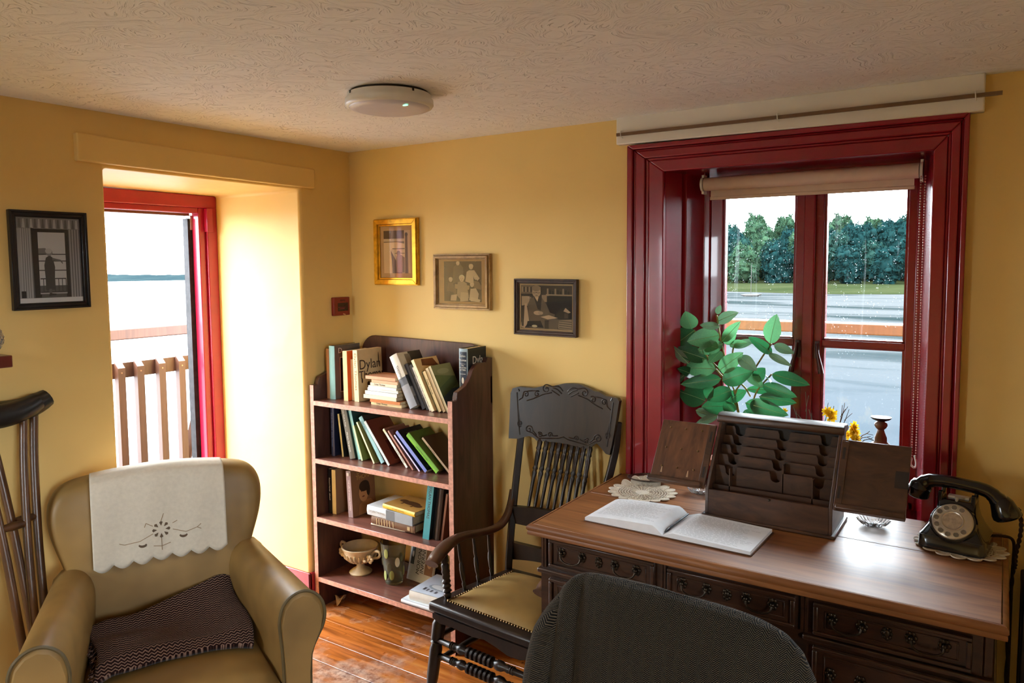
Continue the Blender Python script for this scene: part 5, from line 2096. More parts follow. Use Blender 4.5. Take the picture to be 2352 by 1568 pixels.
# handset
hs = MB()
pts = bez([(-.095, .020, .142), (-.074, .018, .162), (-.035, .016, .168), (.02, .016, .166), (.068, .018, .158), (.100, .020, .130)], 30)
rr = [.024, .023, .020, .0185, .018, .0175, .0175, .0175, .018, .0185, .020, .023, .024]
rad = [rr[min(int(k/29*12), 11)] for k in range(30)]
hs.tube(pts, rad, 14)
hand = hs.build('handset', BK_, tp)
m = MB()
q = Matrix.Translation((-.098, .020, .140)) @ Matrix.Rotation(math.radians(10), 4, 'Y')
m.lathe([(.0, .022), (.020, .020), (.027, .010), (.0285, .0), (.030, -.001), (.030, -.004), (.0285, -.005), (.0285, -.026), (.024, -.030), (0, -.031)], n=28, M=q, cap=False)
m.build('earpiece', BK_, hand)
m = MB()
q = Matrix.Translation((.104, .020, .124)) @ Matrix.Rotation(math.radians(-22), 4, 'Y')
m.lathe([(.0, .024), (.020, .022), (.028, .010), (.031, -.004), (.035, -.020), (.035, -.030), (.030, -.036), (0, -.038)], n=28, M=q, cap=False)
m.build('mouthpiece', BK_, hand)
# plaited brown cord: from the mouthpiece down past the desk edge
TPM = Matrix.Translation((2.534, -.210, .7835)) @ Matrix.Rotation(math.radians(-7), 4, 'Z')
cord = plain('plaited_brown_cord', rgb(44, 28, 16), .8, var=.4, scale=120)
pw = [TPM @ Vector((.125, .024, .120)), Vector((2.676, -.170, .895)), Vector((2.684, -.150, .85)), Vector((2.682, -.130, .80)), Vector((2.676, -.10, .745)), Vector((2.676, -.070, .70)), Vector((2.672, -.026, .66)), Vector((2.668, -.016, .50)), Vector((2.668, -.016, .25)), Vector((2.668, -.02, .02))]
inv = TPM.inverted()
m = MB()
bp = bez(pw, 150)
for s in (0, 1):
    pts = []
    for i, p in enumerate(bp):
        a = i*.55+s*math.pi
        pts.append(inv @ (p+Vector((.0028*math.cos(a), .0028*math.sin(a), 0))))
    m.tube(pts, .0032, 6)
m.build('handset_cord', cord, tp)
m = MB()
pts = bez([inv @ v_ for v_ in (Vector((2.585, -.150, .795)), Vector((2.640, -.125, .800)), Vector((2.668, -.105, .785)), Vector((2.671, -.080, .72)), Vector((2.671, -.022, .64)), Vector((2.672, -.012, .3)), Vector((2.672, -.014, .02)))], 80)
m.tube(pts, .0042, 6)
m.build('line_cord', cord, tp)

# dark stand right of the desk
st = thing('side_stand', 'narrow dark wooden stand at the right edge beside the desk', 'stand', (2.805, -.165, 0))
BD = plain('ebonised_wood', rgb(20, 14, 11), .4, var=.2, scale=20)
MB().box(-.115, .14, -.12, .12, .655, .690).build('top', BD, st, bevel=.006)
for sx in (-.100, .125):
    for sy in (-.10, .10):
        MB().box(sx-.014, sx+.014, sy-.014, sy+.014, 0, .655).build('leg', BD, st, bevel=.004)
MB().box(-.10, .125, -.108, -.092, .58, .655).build('apron', BD, st)
# ------------------------------------------------------------------ ceiling lamp
WP = plain('white_plastic', rgb(226, 224, 216), .35, var=.03)
cl_ = thing('ceiling_lamp', 'flat round white ceiling lamp, switched off', 'ceiling lamp', (1.005, -.815, 2.103))
MB().lathe([(0, 0), (.120, 0), (.120, -.009), (0, -.009)], n=48, cap=False).build('mounting_plate', plain('dark_lamp_gap', rgb(40, 34, 28), .7), cl_)
MB().lathe([(.112, -.006), (.128, -.008), (.130, -.020), (.135, -.024), (.136, -.038), (.131, -.045), (.124, -.047)], n=64, cap=False).build('rim', WP, cl_)
DF = plain('opal_diffuser', rgb(214, 212, 222), .3, var=.02)
MB().lathe([(.126, -.043), (.122, -.049), (.10, -.055), (.05, -.059), (0, -.060)], n=64, cap=False).build('diffuser', DF, cl_)
ld, nt, b = new_mat('green_standby_led')
b.inputs['Base Color'].default_value = (.3, .9, .5, 1)
b.inputs['Emission Color'].default_value = (.35, 1, .6, 1)
b.inputs['Emission Strength'].default_value = 1.2
MB().ball((.095, -.035, -.0555), .010, .006, .0015, 10, 6).build('standby_light', ld, cl_)
for a in (-112, -15):
    q = Matrix.Rotation(math.radians(a), 4, 'Z')
    m = MB()
    m.box(.128, .1308, -.003, .003, -.016, -.008, M=q)
    m.build('fixing_slot', bpy.data.materials['dark_lamp_gap'], cl_)

# curtain rod over the board above the window
rd = thing('curtain_rod', 'thin flat brown curtain rod on the white board above the window', 'rod', (2.005, -.044, 2.040))
MB().box(-.593, .593, -.004, .004, -.0055, .0055).build('rod', plain('brown_curtain_rod', rgb(112, 84, 54), .5), rd)
for x in (-.575, -.02, .528):
    m = MB().tube([(x, .010, .014), (x, -.0065, .010), (x+.001, -.0068, -.006), (x+.002, .010, -.012)], .0016, 6)
    m.build('hook', WP, rd)

# roller blind with bead chain
rb = thing('roller_blind', 'rolled up cream roller blind with bead chain inside the window', 'blind', (2.04, .105, 1.855))
BF = plain('cream_blind_fabric', rgb(214, 190, 172), .8, var=.04)
MB().lathe([(.024, -.345), (.024, .345)], n=28, M=Matrix.Rotation(math.pi/2, 4, 'Y')).build('roller', BF, rb)
m = MB()
m.box(-.330, .330, .020, .0225, -.045, .0)
m.build('hanging_fabric', BF, rb)
MB().box(-.332, .332, .017, .0255, -.056, -.044).build('bottom_bar', BF, rb, bevel=.002)
for sx in (-.352, .352):
    m = MB().lathe([(.026, -.004), (.026, .004)], n=20, M=Matrix.Translation((sx, 0, 0)) @ Matrix.Rotation(math.pi/2, 4, 'Y'))
    m.box(sx-.004, sx+.004, -.004, .03, -.034, .034)
    m.build('bracket', WP, rb)
CH = plain('brown_bead_chain', rgb(190, 124, 114), .4)
m = MB()
for k in range(105):
    z_ = -.02-k*.0086
    for dx in (0, .012):
        m.ball((.352+dx, -.016, z_), .0026, .0026, .0030, 6, 4)
o = m.build('bead_chain', CH, rb)
tag(o, kind='stuff')
MB().tube(bez([(.352, -.016, -.915), (.350, -.016, -.935), (.362, -.016, -.945), (.366, -.016, -.93), (.360, -.014, -.905)], 14), .0035, 8).build('chain_cleat', WP, rb)


# ------------------------------------------------------------------ framed pictures
def grey(v):
    return rgb(v, v, v)


GL = glass_mat('picture_glass')


def picture(label, M, w_, h_, fw_, fmat, depth, mat_w, mat_col, draw, fname='picture_frame', steps=None, glass=True):
    """M: local x along the wall, y up, z off the wall"""
    p = thing(fname, label, 'picture')
    p.matrix_world = M
    # four mitred bars with a stepped section
    for (a0, a1, rot) in ((w_/2, h_/2, 0), (h_/2, w_/2, 90), (w_/2, h_/2, 180), (h_/2, w_/2, 270)):
        m = MB()
        secs = steps or [(0, .35, 1.0), (.35, .8, .8), (.8, 1.0, .6)]
        for s0, s1, d in secs:
            pts = []
            i0, i1 = fw_*s0, fw_*s1
            m.prism([(-a0+i0, -a1+i0), (a0-i0, -a1+i0), (a0-i1, -a1+i1), (-a0+i1, -a1+i1)], 0, depth*d, 'z', M=Matrix.Rotation(math.radians(rot), 4, 'Z'))
        m.build('frame_bar', fmat, p, bevel=.0012, seg=1)
    iw, ih = w_-2*fw_, h_-2*fw_
    m = MB().box(-iw/2-.001, iw/2+.001, -ih/2-.001, ih/2+.001, 0, depth*.35)
    m.build('mount', plain('mount_'+fname+label[:6].replace(' ', '_'), mat_col, .8, var=.05), p)
    a, b, c, d = mat_w
    m = MB()
    x0, x1, y0, y1 = -iw/2+a, iw/2-b, -ih/2+c, ih/2-d
    W_, H_ = x1-x0, y1-y0
    layer = [0]

    def put(pts, g):
        layer[0] += 1
        col = grey(min(235, int(g*1.3))) if not isinstance(g, tuple) else rgb(*[min(240, int(c*1.12)) for c in g])
        m.add([(x0+W_*min(max(q[0], 0), 1), y0+H_*min(max(q[1], 0), 1), depth*.35+.0003+.00003*layer[0]) for q in pts], [list(range(len(pts)))], col)
    draw(put)
    m.build('photograph', PRINT, p)
    if glass:
        MB().box(-iw/2, iw/2, -ih/2, ih/2, depth*.35+.0045, depth*.35+.0055).build('glass', GL, p)
    return p


def on_right(x, z_, tilt=0):
    return frame_m((x, -.001, z_), (1, 0, 0), (0, 0, 1), (0, -1, 0)) @ Matrix.Rotation(math.radians(tilt), 4, 'Z')


def on_left(y, z_, tilt=0):
    return frame_m((.001, y, z_), (0, 1, 0), (0, 0, 1), (1, 0, 0)) @ Matrix.Rotation(math.radians(tilt), 4, 'Z')


def draw_woman_door(put):
    put(rect(0, 0, 1, 1), 64)
    put(rect(.0, .055, .22, .88), 108)
    for k in range(9):
        put([(.05+.018*k, .06), (.06+.018*k, .06), (.075+.016*k, .88), (.065+.016*k, .88)], 84 if k % 2 else 124)
    put(rect(.82, .055, 1, .88), 96)
    for k in range(8):
        put(rect(.83+.022*k, .055, .842+.022*k, .88), 74 if k % 2 else 118)
    put(rect(0, .87, 1, 1), 92)
    for k in range(16):
        put([(.03+.06*k, .88), (.075+.06*k, .875), (.065+.06*k, .985), (.04+.06*k, .98)], 126 if k % 2 else 70)
    put([(.24, .06), (.34, .06), (.32, .86), (.22, .88)], 34)
    put(rect(.24, .83, .80, .87), 30)
    put(rect(.74, .06, .81, .86), 40)
    put(rect(.32, .1, .75, .83), 138)
    put(rect(.32, .10, .75, .20), 66)
    put([(.32, .56), (.32, .64), (.42, .645), (.52, .60), (.56, .57)], 84)
    for z0 in (.565, .485, .375):
        put(rect(.32, z0, .75, z0+.012), 54)
    put(rect(.33, .275, .74, .288), 46)
    put(rect(.33, .115, .74, .128), 46)
    put(rect(.32, .10, .75, .116), 118)
    for k in range(7):
        put(rect(.37+.06*k, .12, .382+.06*k, .28), 50)
    put([(.41, .15), (.55, .15), (.56, .30), (.57, .42), (.54, .53), (.49, .56), (.43, .53), (.40, .44), (.41, .30)], 52)
    put(disc(.485, .595, .055, .045), 96)
    put(disc(.478, .61, .055, .032), 128)
    put([(.53, .53), (.53, .50), (.66, .485), (.695, .455), (.70, .47), (.67, .505)], 74)
    put([(.46, .10), (.50, .10), (.50, .16), (.46, .16)], 70)
    put([(.45, .075), (.56, .085), (.58, .10), (.47, .11)], 40)
    put(rect(.03, .06, .10, .14), 34)
    put(rect(0, 0, 1, .055), 150)


def draw_walkway(put):
    put(rect(0, 0, 1, 1), (214, 184, 146))
    put(rect(0, .80, .78, 1), (92, 76, 60))
    put([(.28, .8), (.34, .8), (.36, 1), (.30, 1)], (120, 102, 84))
    put(rect(0, .74, .78, .81), (190, 168, 140))
    put([(0, .72), (.5, .73), (.78, .69), (.78, .745), (0, .745)], (120, 100, 80))
    put([(.30, 0), (.82, 0), (.82, .58), (.34, .58)], (206, 178, 142))
    put([(.27, .56), (.33, .56), (.80, .0), (.72, .0)], (196, 172, 140))
    put([(.27, .54), (.30, .30), (.32, 0), (.70, 0)], (96, 78, 62))
    put(rect(.33, .565, .80, .585), (96, 80, 64))
    put(rect(.42, .46, .80, .475), (110, 92, 74))
    put(disc(.56, .47, .07, .06), (130, 110, 92))
    put([(.48, .02), (.82, .02), (.80, .36), (.64, .44), (.50, .42), (.46, .30)], (136, 114, 94))
    put([(.78, 0), (1, 0), (1, 1), (.80, 1)], (202, 172, 138))
    put([(.80, .0), (.92, 0), (.90, .90), (.82, .92)], (110, 90, 72))
    put(disc(.86, .90, .055, .05), (96, 78, 62))


def draw_family(put):
    put(rect(0, 0, 1, 1), (104, 90, 66))
    rnd = random.Random(3)
    for k in range(60):
        x, y = rnd.random(), rnd.random()
        put(disc(x, y, .012, .01, 6), (150, 134, 104) if k % 2 else (84, 72, 52))
    L_ = (206, 186, 150)
    D_ = (128, 112, 84)

    def head(x, y, r, hair=L_):
        put(disc(x, y+r*.35, r*1.02, r*.95), hair)
        put(disc(x, y-.004, r*.82, r*.95), (214, 194, 160))
        put(disc(x-r*.3, y+.004, r*.12, r*.08, 6), (90, 76, 56))
        put(disc(x+r*.3, y+.004, r*.12, r*.08, 6), (90, 76, 56))
        put(disc(x, y-r*.5, r*.25, r*.08, 6), (120, 96, 72))
    put([(.24, .45), (.27, .86), (.34, .92), (.46, .92), (.53, .84), (.52, .5)], (134, 120, 92))
    head(.385, .955, .055, (150, 134, 104))
    put([(.58, .50), (.62, .74), (.68, .78), (.82, .78), (.96, .58), (.90, .52), (.80, .64), (.80, .44)], L_)
    head(.735, .86, .06)
    put([(.80, .35), (.80, .52), (.94, .50), (1, .40), (1, .30)], (150, 130, 98))
    head(.86, .60, .055)
    put([(.30, .32), (.30, .44), (.70, .40), (.68, .30)], (180, 160, 124))
    put([(.08, .25), (.12, .47), (.24, .47), (.34, .28), (.36, .08), (.30, .08), (.26, .24)], D_)
    head(.19, .54, .055)
    put([(.36, .15), (.38, .48), (.50, .52), (.62, .46), (.68, .10), (.60, .04), (.48, .02)], (176, 158, 124))
    head(.49, .57, .075, (226, 208, 174))
    put([(.18, .02), (.20, .16), (.36, .18), (.34, .02)], L_)
    put([(.44, .0), (.46, .24), (.66, .22), (.66, .02)], (196, 178, 142))
    put([(.68, .04), (.72, .32), (.86, .34), (.94, .20), (.90, .02)], L_)
    head(.76, .42, .055)
    put([(.72, .02), (.74, .12), (.98, .06), (.96, .0)], (214, 196, 160))


def draw_writer(put):
    S = lambda g: (int(g*1.06), int(g*.92), int(g*.74))
    put(rect(0, 0, 1, 1), S(70))
    put(rect(0, .8, .25, 1), S(110))
    for k in range(12):
        put(rect(.02+.035*k, .84, .045+.035*k, .96), S(60 if k % 2 else 150))
    put(rect(0, .76, .30, .79), S(40))
    for k in range(8):
        put(disc(.05+.03*k, .70, .018, .03, 6), S(150 if k % 2 else 60))
    put(rect(.02, .52, .18, .74), S(170))
    put(rect(.42, .62, .56, .78), S(150))
    put(rect(.52, .20, 1, .76), S(34))
    put(rect(.5, .77, 1, .80), S(160))
    for k in range(9):
        put(rect(.52+.05*k, .80, .55+.05*k, .93-.03*(k % 3)), S(150 if k % 3 == 0 else 40))
    put([(.16, .20), (.14, .55), (.20, .70), (.30, .74), (.42, .72), (.52, .55), (.58, .38), (.68, .34), (.66, .26), (.40, .20)], S(108))
    put([(.26, .74), (.34, .45), (.40, .42), (.42, .72)], S(66))
    put([(.28, .73), (.335, .62), (.36, .73)], S(200))
    put(disc(.315, .84, .085, .12), S(176))
    put(disc(.31, .93, .085, .07), S(140))
    put(rect(.245, .825, .39, .838), S(44))
    put(disc(.275, .825, .03, .022, 8), S(150))
    put(disc(.355, .825, .03, .022, 8), S(150))
    put(disc(.32, .765, .028, .008, 8), S(110))
    put([(.16, .05), (.18, .30), (.40, .32), (.78, .22), (.72, .0), (.20, 0)], S(104))
    put(disc(.34, .36, .08, .05), S(190))
    put(disc(.40, .36, .05, .04), S(176))
    put([(.40, .27), (.56, .32), (.74, .26), (.54, .22)], S(196))
    put([(.0, .02), (.08, .56), (.12, .58), (.17, .16), (.08, .0)], S(190))
    put([(.02, .04), (.02, .50), (.08, .54), (.06, .04)], S(72))
    put([(.12, .05), (.14, .16), (.40, .18), (.46, .02)], S(40))
    put(disc(.28, .05, .055, .03), S(220))
    put(rect(.48, 0, .56, .20), S(60))
    put([(.74, .02), (.76, .22), (1, .24), (1, 0)], S(150))
    for k in range(4):
        put([(.76, .04+.05*k), (1, .02+.05*k), (1, .035+.05*k), (.76, .055+.05*k)], S(60))
    put([(.84, .42), (.88, .50), (.98, .40), (.94, .38)], S(190))
    put(rect(.86, .26, .93, .38), S(80))


BLKF = plain('black_picture_frame', rgb(22, 20, 20), .35, var=.2)
picture('black framed photograph of a woman at a doorway on the left wall', on_left(-1.3615, 1.5945), .238, .318, .022, BLKF, .018, (.0, .0, .0, .0), grey(150), lambda put: draw_woman_door(lambda pts, g: put(pts, int(g*1.25))))
GOLD = plain('bright_gilt_frame', rgb(222, 170, 52), .32, .75, var=.2, scale=40)
picture('small upright gilt framed photograph of a figure on a walkway', on_right(.297, 1.630), .262, .302, .034, GOLD, .024, (.020, .014, .020, .020), rgb(206, 164, 116), draw_walkway, steps=[(0, .12, .7), (.12, .75, 1.0), (.75, 1, .6)])
PALE = wood('pale_worn_wood_frame', rgb(140, 104, 56), rgb(198, 160, 100), .5, (20, 20, 20), .1)
picture('pale wooden framed sepia photograph of a family group, middle of three', on_right(.669, 1.497, -.2), .303, .239, .024, PALE, .026, (.030, .024, .010, .008), rgb(212, 176, 122), draw_family, steps=[(0, .3, .7), (.3, .38, .5), (.38, .8, 1.0), (.8, 1, .5)])
BRN = wood('dark_brown_wood_frame', rgb(40, 24, 16), rgb(70, 44, 30), .4, (20, 20, 20), .1)
picture('dark brown framed photograph of a man writing in a chair', on_right(1.087, 1.397, -.4), .290, .228, .020, BRN, .022, (.006, .006, .008, .006), rgb(206, 178, 134), draw_writer)

# red call point near the corner
cp = thing('fire_call_point', 'small square red fire alarm call point in the corner of the left wall', 'call point')
cp.matrix_world = on_left(-.086, 1.379, 0)
CR = plain('faded_red_plastic', rgb(128, 34, 22), .4, var=.1)
MB().box(-.051, .051, -.043, .043, 0, .018).build('housing', CR, cp, bevel=.003)
MB().box(-.026, .038, -.022, .016, .018, .0185).build('window', plain('dark_red_glass', rgb(40, 6, 8), .2), cp)
MB().box(-.012, .020, .024, .032, .018, .0186).build('title_strip', plain('darker_red_print', rgb(90, 16, 14), .5), cp)
m = MB()
for z_, a, b in ((-.004, -.024, .022), (-.011, -.014, .016)):
    m.box(a, b, z_-.0018, z_+.0018, .0184, .0189)
m.build('print_lines', plain('red_print', rgb(120, 40, 40), .5), cp)
MB().box(.018, .034, -.034, -.028, .018, .0187, M=Matrix.Rotation(math.radians(-20), 4, 'Z')).build('worn_chip', plain('chipped_paint', rgb(206, 150, 110), .6), cp)

# shelf with glass ornament at the left edge of view
sh = thing('wall_shelf', 'dark red painted wall shelf at the left edge above the crutches', 'shelf', (0, -1.9, 1.29))
MB().box(.0, .125, -.50, .362, -.018, .018).build('board', plain('dark_red_gloss_shelf', rgb(92, 22, 14), .3, coat=.3), sh, bevel=.003)
for y in (-.3, .0):
    MB().prism([(.0, -.12), (.0, -.018), (.10, -.018)], y, y+.02, 'y').build('bracket', CR, sh)
go = thing('glass_bowl', 'cut glass globe ornament standing on the red wall shelf', 'ornament', (.075, -1.592, 1.3085))
m = MB()
n_, mm_ = 24, 14
vs, fs = [], []
for j in range(mm_+1):
    th = math.pi*(.10+.86*j/mm_)
    for k in range(n_):
        a = 2*math.pi*(k+.5*(j % 2))/n_
        r = .050*(1+.035*(1 if (k+j) % 2 else -1))
        vs.append((r*math.sin(th)*math.cos(a), r*math.sin(th)*math.sin(a), .050-.050*math.cos(th)))
for j in range(mm_):
    for k in range(n_):
        fs.append((j*n_+k, j*n_+(k+1) % n_, (j+1)*n_+(k+1) % n_, (j+1)*n_+k))
fs += [list(range(n_))[::-1], list(range(mm_*n_, (mm_+1)*n_))]
m.add(vs, fs)
m.build('globe', CG, go)

# ------------------------------------------------------------------ things on the window sill
SZ = SILL+.0005
pl = thing('rubber_plant', 'leafy green artificial rubber plant on the window sill behind the stationery box', 'plant', (1.80, .09, SZ))
POT = plain('terracotta_pot', rgb(150, 84, 56), .8)
MB().lathe([(0, 0), (.05, 0), (.066, .10), (.072, .10), (.072, .122), (.064, .122), (.060, .10), (0, .10)], n=28, cap=False).build('pot', POT, pl)
STEM = plain('yellow_green_stem', rgb(146, 132, 62), .6, var=.2)


def leaf_mat(name, c1, c2, trans):
    m, nt, b = new_mat(name)
    oi = N(nt, 'ShaderNodeObjectInfo')
    f = noise_tex(nt, coords(nt), 30, 3)
    nt.links.new(ramp(nt, f, [(.3, c1), (.7, c2)]), b.inputs['Base Color'])
    b.inputs['Roughness'].default_value = .35
    b.inputs['Specular IOR Level'].default_value = .5
    tr = N(nt, 'ShaderNodeBsdfTranslucent')
    tr.inputs[0].default_value = trans
    ms = N(nt, 'ShaderNodeMixShader')
    ms.inputs[0].default_value = .35
    out = nt.nodes['Material Output']
    nt.links.new(b.outputs[0], ms.inputs[1])
    nt.links.new(tr.outputs[0], ms.inputs[2])
    nt.links.new(ms.outputs[0], out.inputs[0])
    return m


LF = [leaf_mat('dark_green_leaf', rgb(34, 76, 44), rgb(54, 98, 58), (.02, .16, .05, 1)), leaf_mat('fresh_green_leaf', rgb(72, 124, 80), rgb(100, 152, 100), (.09, .30, .12, 1)), leaf_mat('grey_green_leaf', rgb(96, 116, 92), rgb(124, 140, 112), (.06, .14, .07, 1))]
RIB = plain('pale_leaf_rib', rgb(150, 176, 120), .5)
LEAFM = {}


def leaf_mesh(kind, ratio):
    key = (kind, ratio)
    if key in LEAFM:
        return LEAFM[key]
    m = MB()
    L, nu = 12, 6
    vs, fs = [], []
    for i in range(L+1):
        t = i/L
        wv = (math.sin(math.pi*min(1, t**.85))**.75)*ratio*.5*(1-.12*t)+.004
        if t > .94:
            wv *= (1-t)/.06*.7
        for j in range(nu+1):
            s = j/nu*2-1
            vs.append((s*wv, t, -.10*t*t+.14*abs(s)*wv+.010*math.sin(t*9)*s))
    for i in range(L):
        for j in range(nu):
            fs.append((i*(nu+1)+j, i*(nu+1)+j+1, (i+1)*(nu+1)+j+1, (i+1)*(nu+1)+j))
    me = bpy.data.meshes.new('leaf')
    me.from_pydata(vs, [], fs)
    me.polygons.foreach_set('use_smooth', [True]*len(fs))
    me.materials.append(LF[kind])
    LEAFM[key] = me
    return me


ribm = MB().tube([(0, t/8, -.10*(t/8)**2+.004) for t in range(9)], [.010-.0008*t for t in range(9)], 5)
rib_me = None


def lf(b, t, w_, kind):
    global rib_me
    b, t = Vector(b), Vector(t)
    d = (t-b)*1.12
    L = d.length
    ratio = min(1.0, max(.25, w_/L*1.7))
    ratio = round(ratio*8)/8
    me = leaf_mesh(kind, ratio)
    o = bpy.data.objects.new('leaf', me)
    COL.objects.link(o)
    o.parent = pl
    yv = d.normalized()
    # blade normal: tilted between up and the room
    nv = Vector((random.uniform(-.3, .45), -1.0, random.uniform(.0, .6)))
    xv = yv.cross(nv).normalized()
    zv = xv.cross(yv)
    o.matrix_local = frame_m(b, xv, yv, zv) @ Matrix.Diagonal((L, L, L, 1))
    if rib_me is None:
        r_ = ribm.build('midrib', RIB, o)
        rib_me = r_.data
    else:
        r_ = bpy.data.objects.new('midrib', rib_me)
        COL.objects.link(r_)
        r_.parent = o
    return o


# leaf base, leaf tip (metres from the pot's foot), blade width, kind
LEAVES = [((-0.14, -0.01, 0.592), (-0.147, -0.05, 0.649), 0.0381, 1),
          ((-0.135, 0.01, 0.587), (-0.209, -0.01, 0.525), 0.0519, 0),
          ((-0.048, 0.03, 0.569), (-0.131, -0.04, 0.552), 0.0415, 1),
          ((-0.025, -0.0, 0.542), (-0.117, -0.0, 0.51), 0.0312, 1),
          ((-0.089, 0.02, 0.478), (-0.183, -0.03, 0.517), 0.0381, 0),
          ((-0.047, -0.01, 0.449), (-0.173, 0.01, 0.446), 0.0381, 1),
          ((-0.044, 0.01, 0.439), (0.039, -0.02, 0.506), 0.0346, 1),
          ((-0.04, 0.03, 0.409), (-0.146, -0.05, 0.392), 0.0381, 0),
          ((-0.027, -0.0, 0.407), (0.071, -0.01, 0.446), 0.0415, 0),
          ((-0.056, 0.02, 0.62), (0.024, -0.04, 0.655), 0.0242, 2),
          ((-0.034, -0.01, 0.604), (-0.108, -0.0, 0.608), 0.0208, 2),
          ((-0.032, 0.01, 0.549), (0.033, -0.03, 0.617), 0.0277, 1),
          ((-0.034, 0.03, 0.543), (0.012, 0.01, 0.585), 0.0312, 1),
          ((0.141, -0.0, 0.551), (0.161, -0.02, 0.644), 0.0415, 1),
          ((0.144, 0.02, 0.515), (0.095, -0.05, 0.57), 0.0277, 0),
          ((0.157, -0.01, 0.549), (0.217, -0.01, 0.526), 0.0208, 2),
          ((0.134, 0.01, 0.514), (0.211, -0.04, 0.489), 0.0173, 2),
          ((0.141, 0.03, 0.439), (0.259, -0.0, 0.422), 0.0346, 0),
          ((0.117, -0.0, 0.403), (0.225, -0.03, 0.38), 0.0242, 0),
          ((0.056, 0.02, 0.38), (0.18, 0.01, 0.388), 0.0173, 0),
          ((0.109, -0.01, 0.362), (0.223, -0.02, 0.356), 0.0242, 0),
          ((0.056, 0.01, 0.331), (0.196, -0.05, 0.318), 0.0415, 0),
          ((0.018, 0.03, 0.313), (-0.085, -0.01, 0.309), 0.045, 0),
          ((0.009, -0.0, 0.375), (-0.06, -0.04, 0.344), 0.0346, 0),
          ((-0.095, 0.02, 0.323), (-0.182, -0.0, 0.354), 0.0554, 0),
          ((-0.085, -0.01, 0.341), (-0.055, -0.03, 0.378), 0.0277, 0),
          ((0.088, 0.01, 0.415), (0.117, 0.01, 0.458), 0.0346, 0),
          ((0.056, 0.03, 0.44), (0.115, -0.02, 0.406), 0.0312, 1),
          ((0.033, -0.0, 0.499), (0.1, -0.05, 0.468), 0.0277, 2),
          ((-0.027, 0.02, 0.279), (-0.097, -0.01, 0.288), 0.0208, 2),
          ((-0.037, -0.01, 0.279), (-0.106, -0.04, 0.246), 0.0173, 2),
          ((0.075, 0.01, 0.283), (0.148, -0.0, 0.306), 0.0242, 0),
          ((0.047, 0.03, 0.3), (0.087, -0.03, 0.277), 0.0242, 0),
          ((-0.006, -0.0, 0.335), (0.051, 0.01, 0.373), 0.0312, 0),
          ((-0.098, 0.02, 0.529), (-0.045, -0.02, 0.531), 0.0312, 1),
          ((-0.151, -0.01, 0.462), (-0.198, -0.05, 0.522), 0.0208, 2),
          ((-0.17, 0.01, 0.418), (-0.22, -0.01, 0.373), 0.0173, 2),
          ((-0.141, 0.03, 0.414), (-0.168, -0.04, 0.444), 0.0242, 0),
          ((0.01, -0.0, 0.532), (0.081, -0.0, 0.559), 0.0208, 2),
          ((-0.038, 0.02, 0.512), (-0.061, -0.03, 0.481), 0.0312, 1),
          ((0.084, -0.01, 0.311), (0.108, 0.01, 0.344), 0.0277, 0),
          ((0.014, 0.01, 0.293), (-0.008, -0.02, 0.33), 0.0312, 0),
          ((-0.011, 0.03, 0.536), (0.062, -0.05, 0.555), 0.0208, 1),
          ((-0.05, -0.0, 0.649), (-0.035, -0.01, 0.678), 0.0138, 2),
          ((0.144, 0.02, 0.418), (0.134, -0.04, 0.44), 0.0277, 0),
          ((-0.121, -0.01, 0.29), (-0.052, -0.0, 0.272), 0.0208, 2),
          ((0.12, 0.01, 0.284), (0.174, -0.03, 0.29), 0.0173, 0)]
for q in LEAVES:
    lf(*q)
for pts in ([(0.034, 0.01, 0.236), (0.034, 0.01, 0.287), (0.009, 0.01, 0.389), (-0.038, 0.01, 0.443), (-0.09, 0.01, 0.495), (-0.135, 0.01, 0.583)],
            [(0.031, 0.01, 0.236), (0.03, 0.01, 0.294), (0.021, 0.01, 0.371), (0.073, 0.01, 0.436), (0.116, 0.01, 0.507), (0.144, 0.01, 0.55)],
            [(0.013, 0.01, 0.393), (-0.023, 0.01, 0.499), (-0.04, 0.01, 0.567), (-0.053, 0.01, 0.644)],
            [(0.054, 0.01, 0.239), (0.075, 0.01, 0.303), (0.096, 0.01, 0.377), (0.146, 0.01, 0.442)],
            [(0.03, 0.01, 0.294), (-0.01, 0.01, 0.395), (-0.054, 0.01, 0.446)],
            [(0.074, 0.01, 0.356), (0.051, 0.01, 0.389), (0.013, 0.01, 0.416)],
            [(0.011, 0.01, 0.535), (0.007, 0.01, 0.508), (0.012, 0.01, 0.459)]):
    MB().tube(bez(pts, 20), .0032, 6).build('stem', STEM, pl)

# bunch of yellow flowers with bare twigs
fb = thing('flower_bunch', 'vase of yellow flowers with bare twigs on the sill behind the stationery box', 'flowers', (2.14, .10, SZ))
MB().lathe([(0, 0), (.04, 0), (.045, .05), (.03, .11), (.034, .13), (.030, .13), (.026, .11), (.038, .05), (0, .01)], n=24, cap=False).build('vase', plain('brown_glazed_vase', rgb(96, 70, 50), .3), fb)
YEL = leaf_mat('bright_yellow_petal', rgb(236, 190, 20), rgb(250, 212, 40), (.8, .5, .02, 1))
DG = plain('dusty_green_leaf', rgb(96, 112, 70), .7)
TWG = plain('dry_brown_twig', rgb(110, 84, 66), .8)
FO = Vector((2.14, .10, SZ))


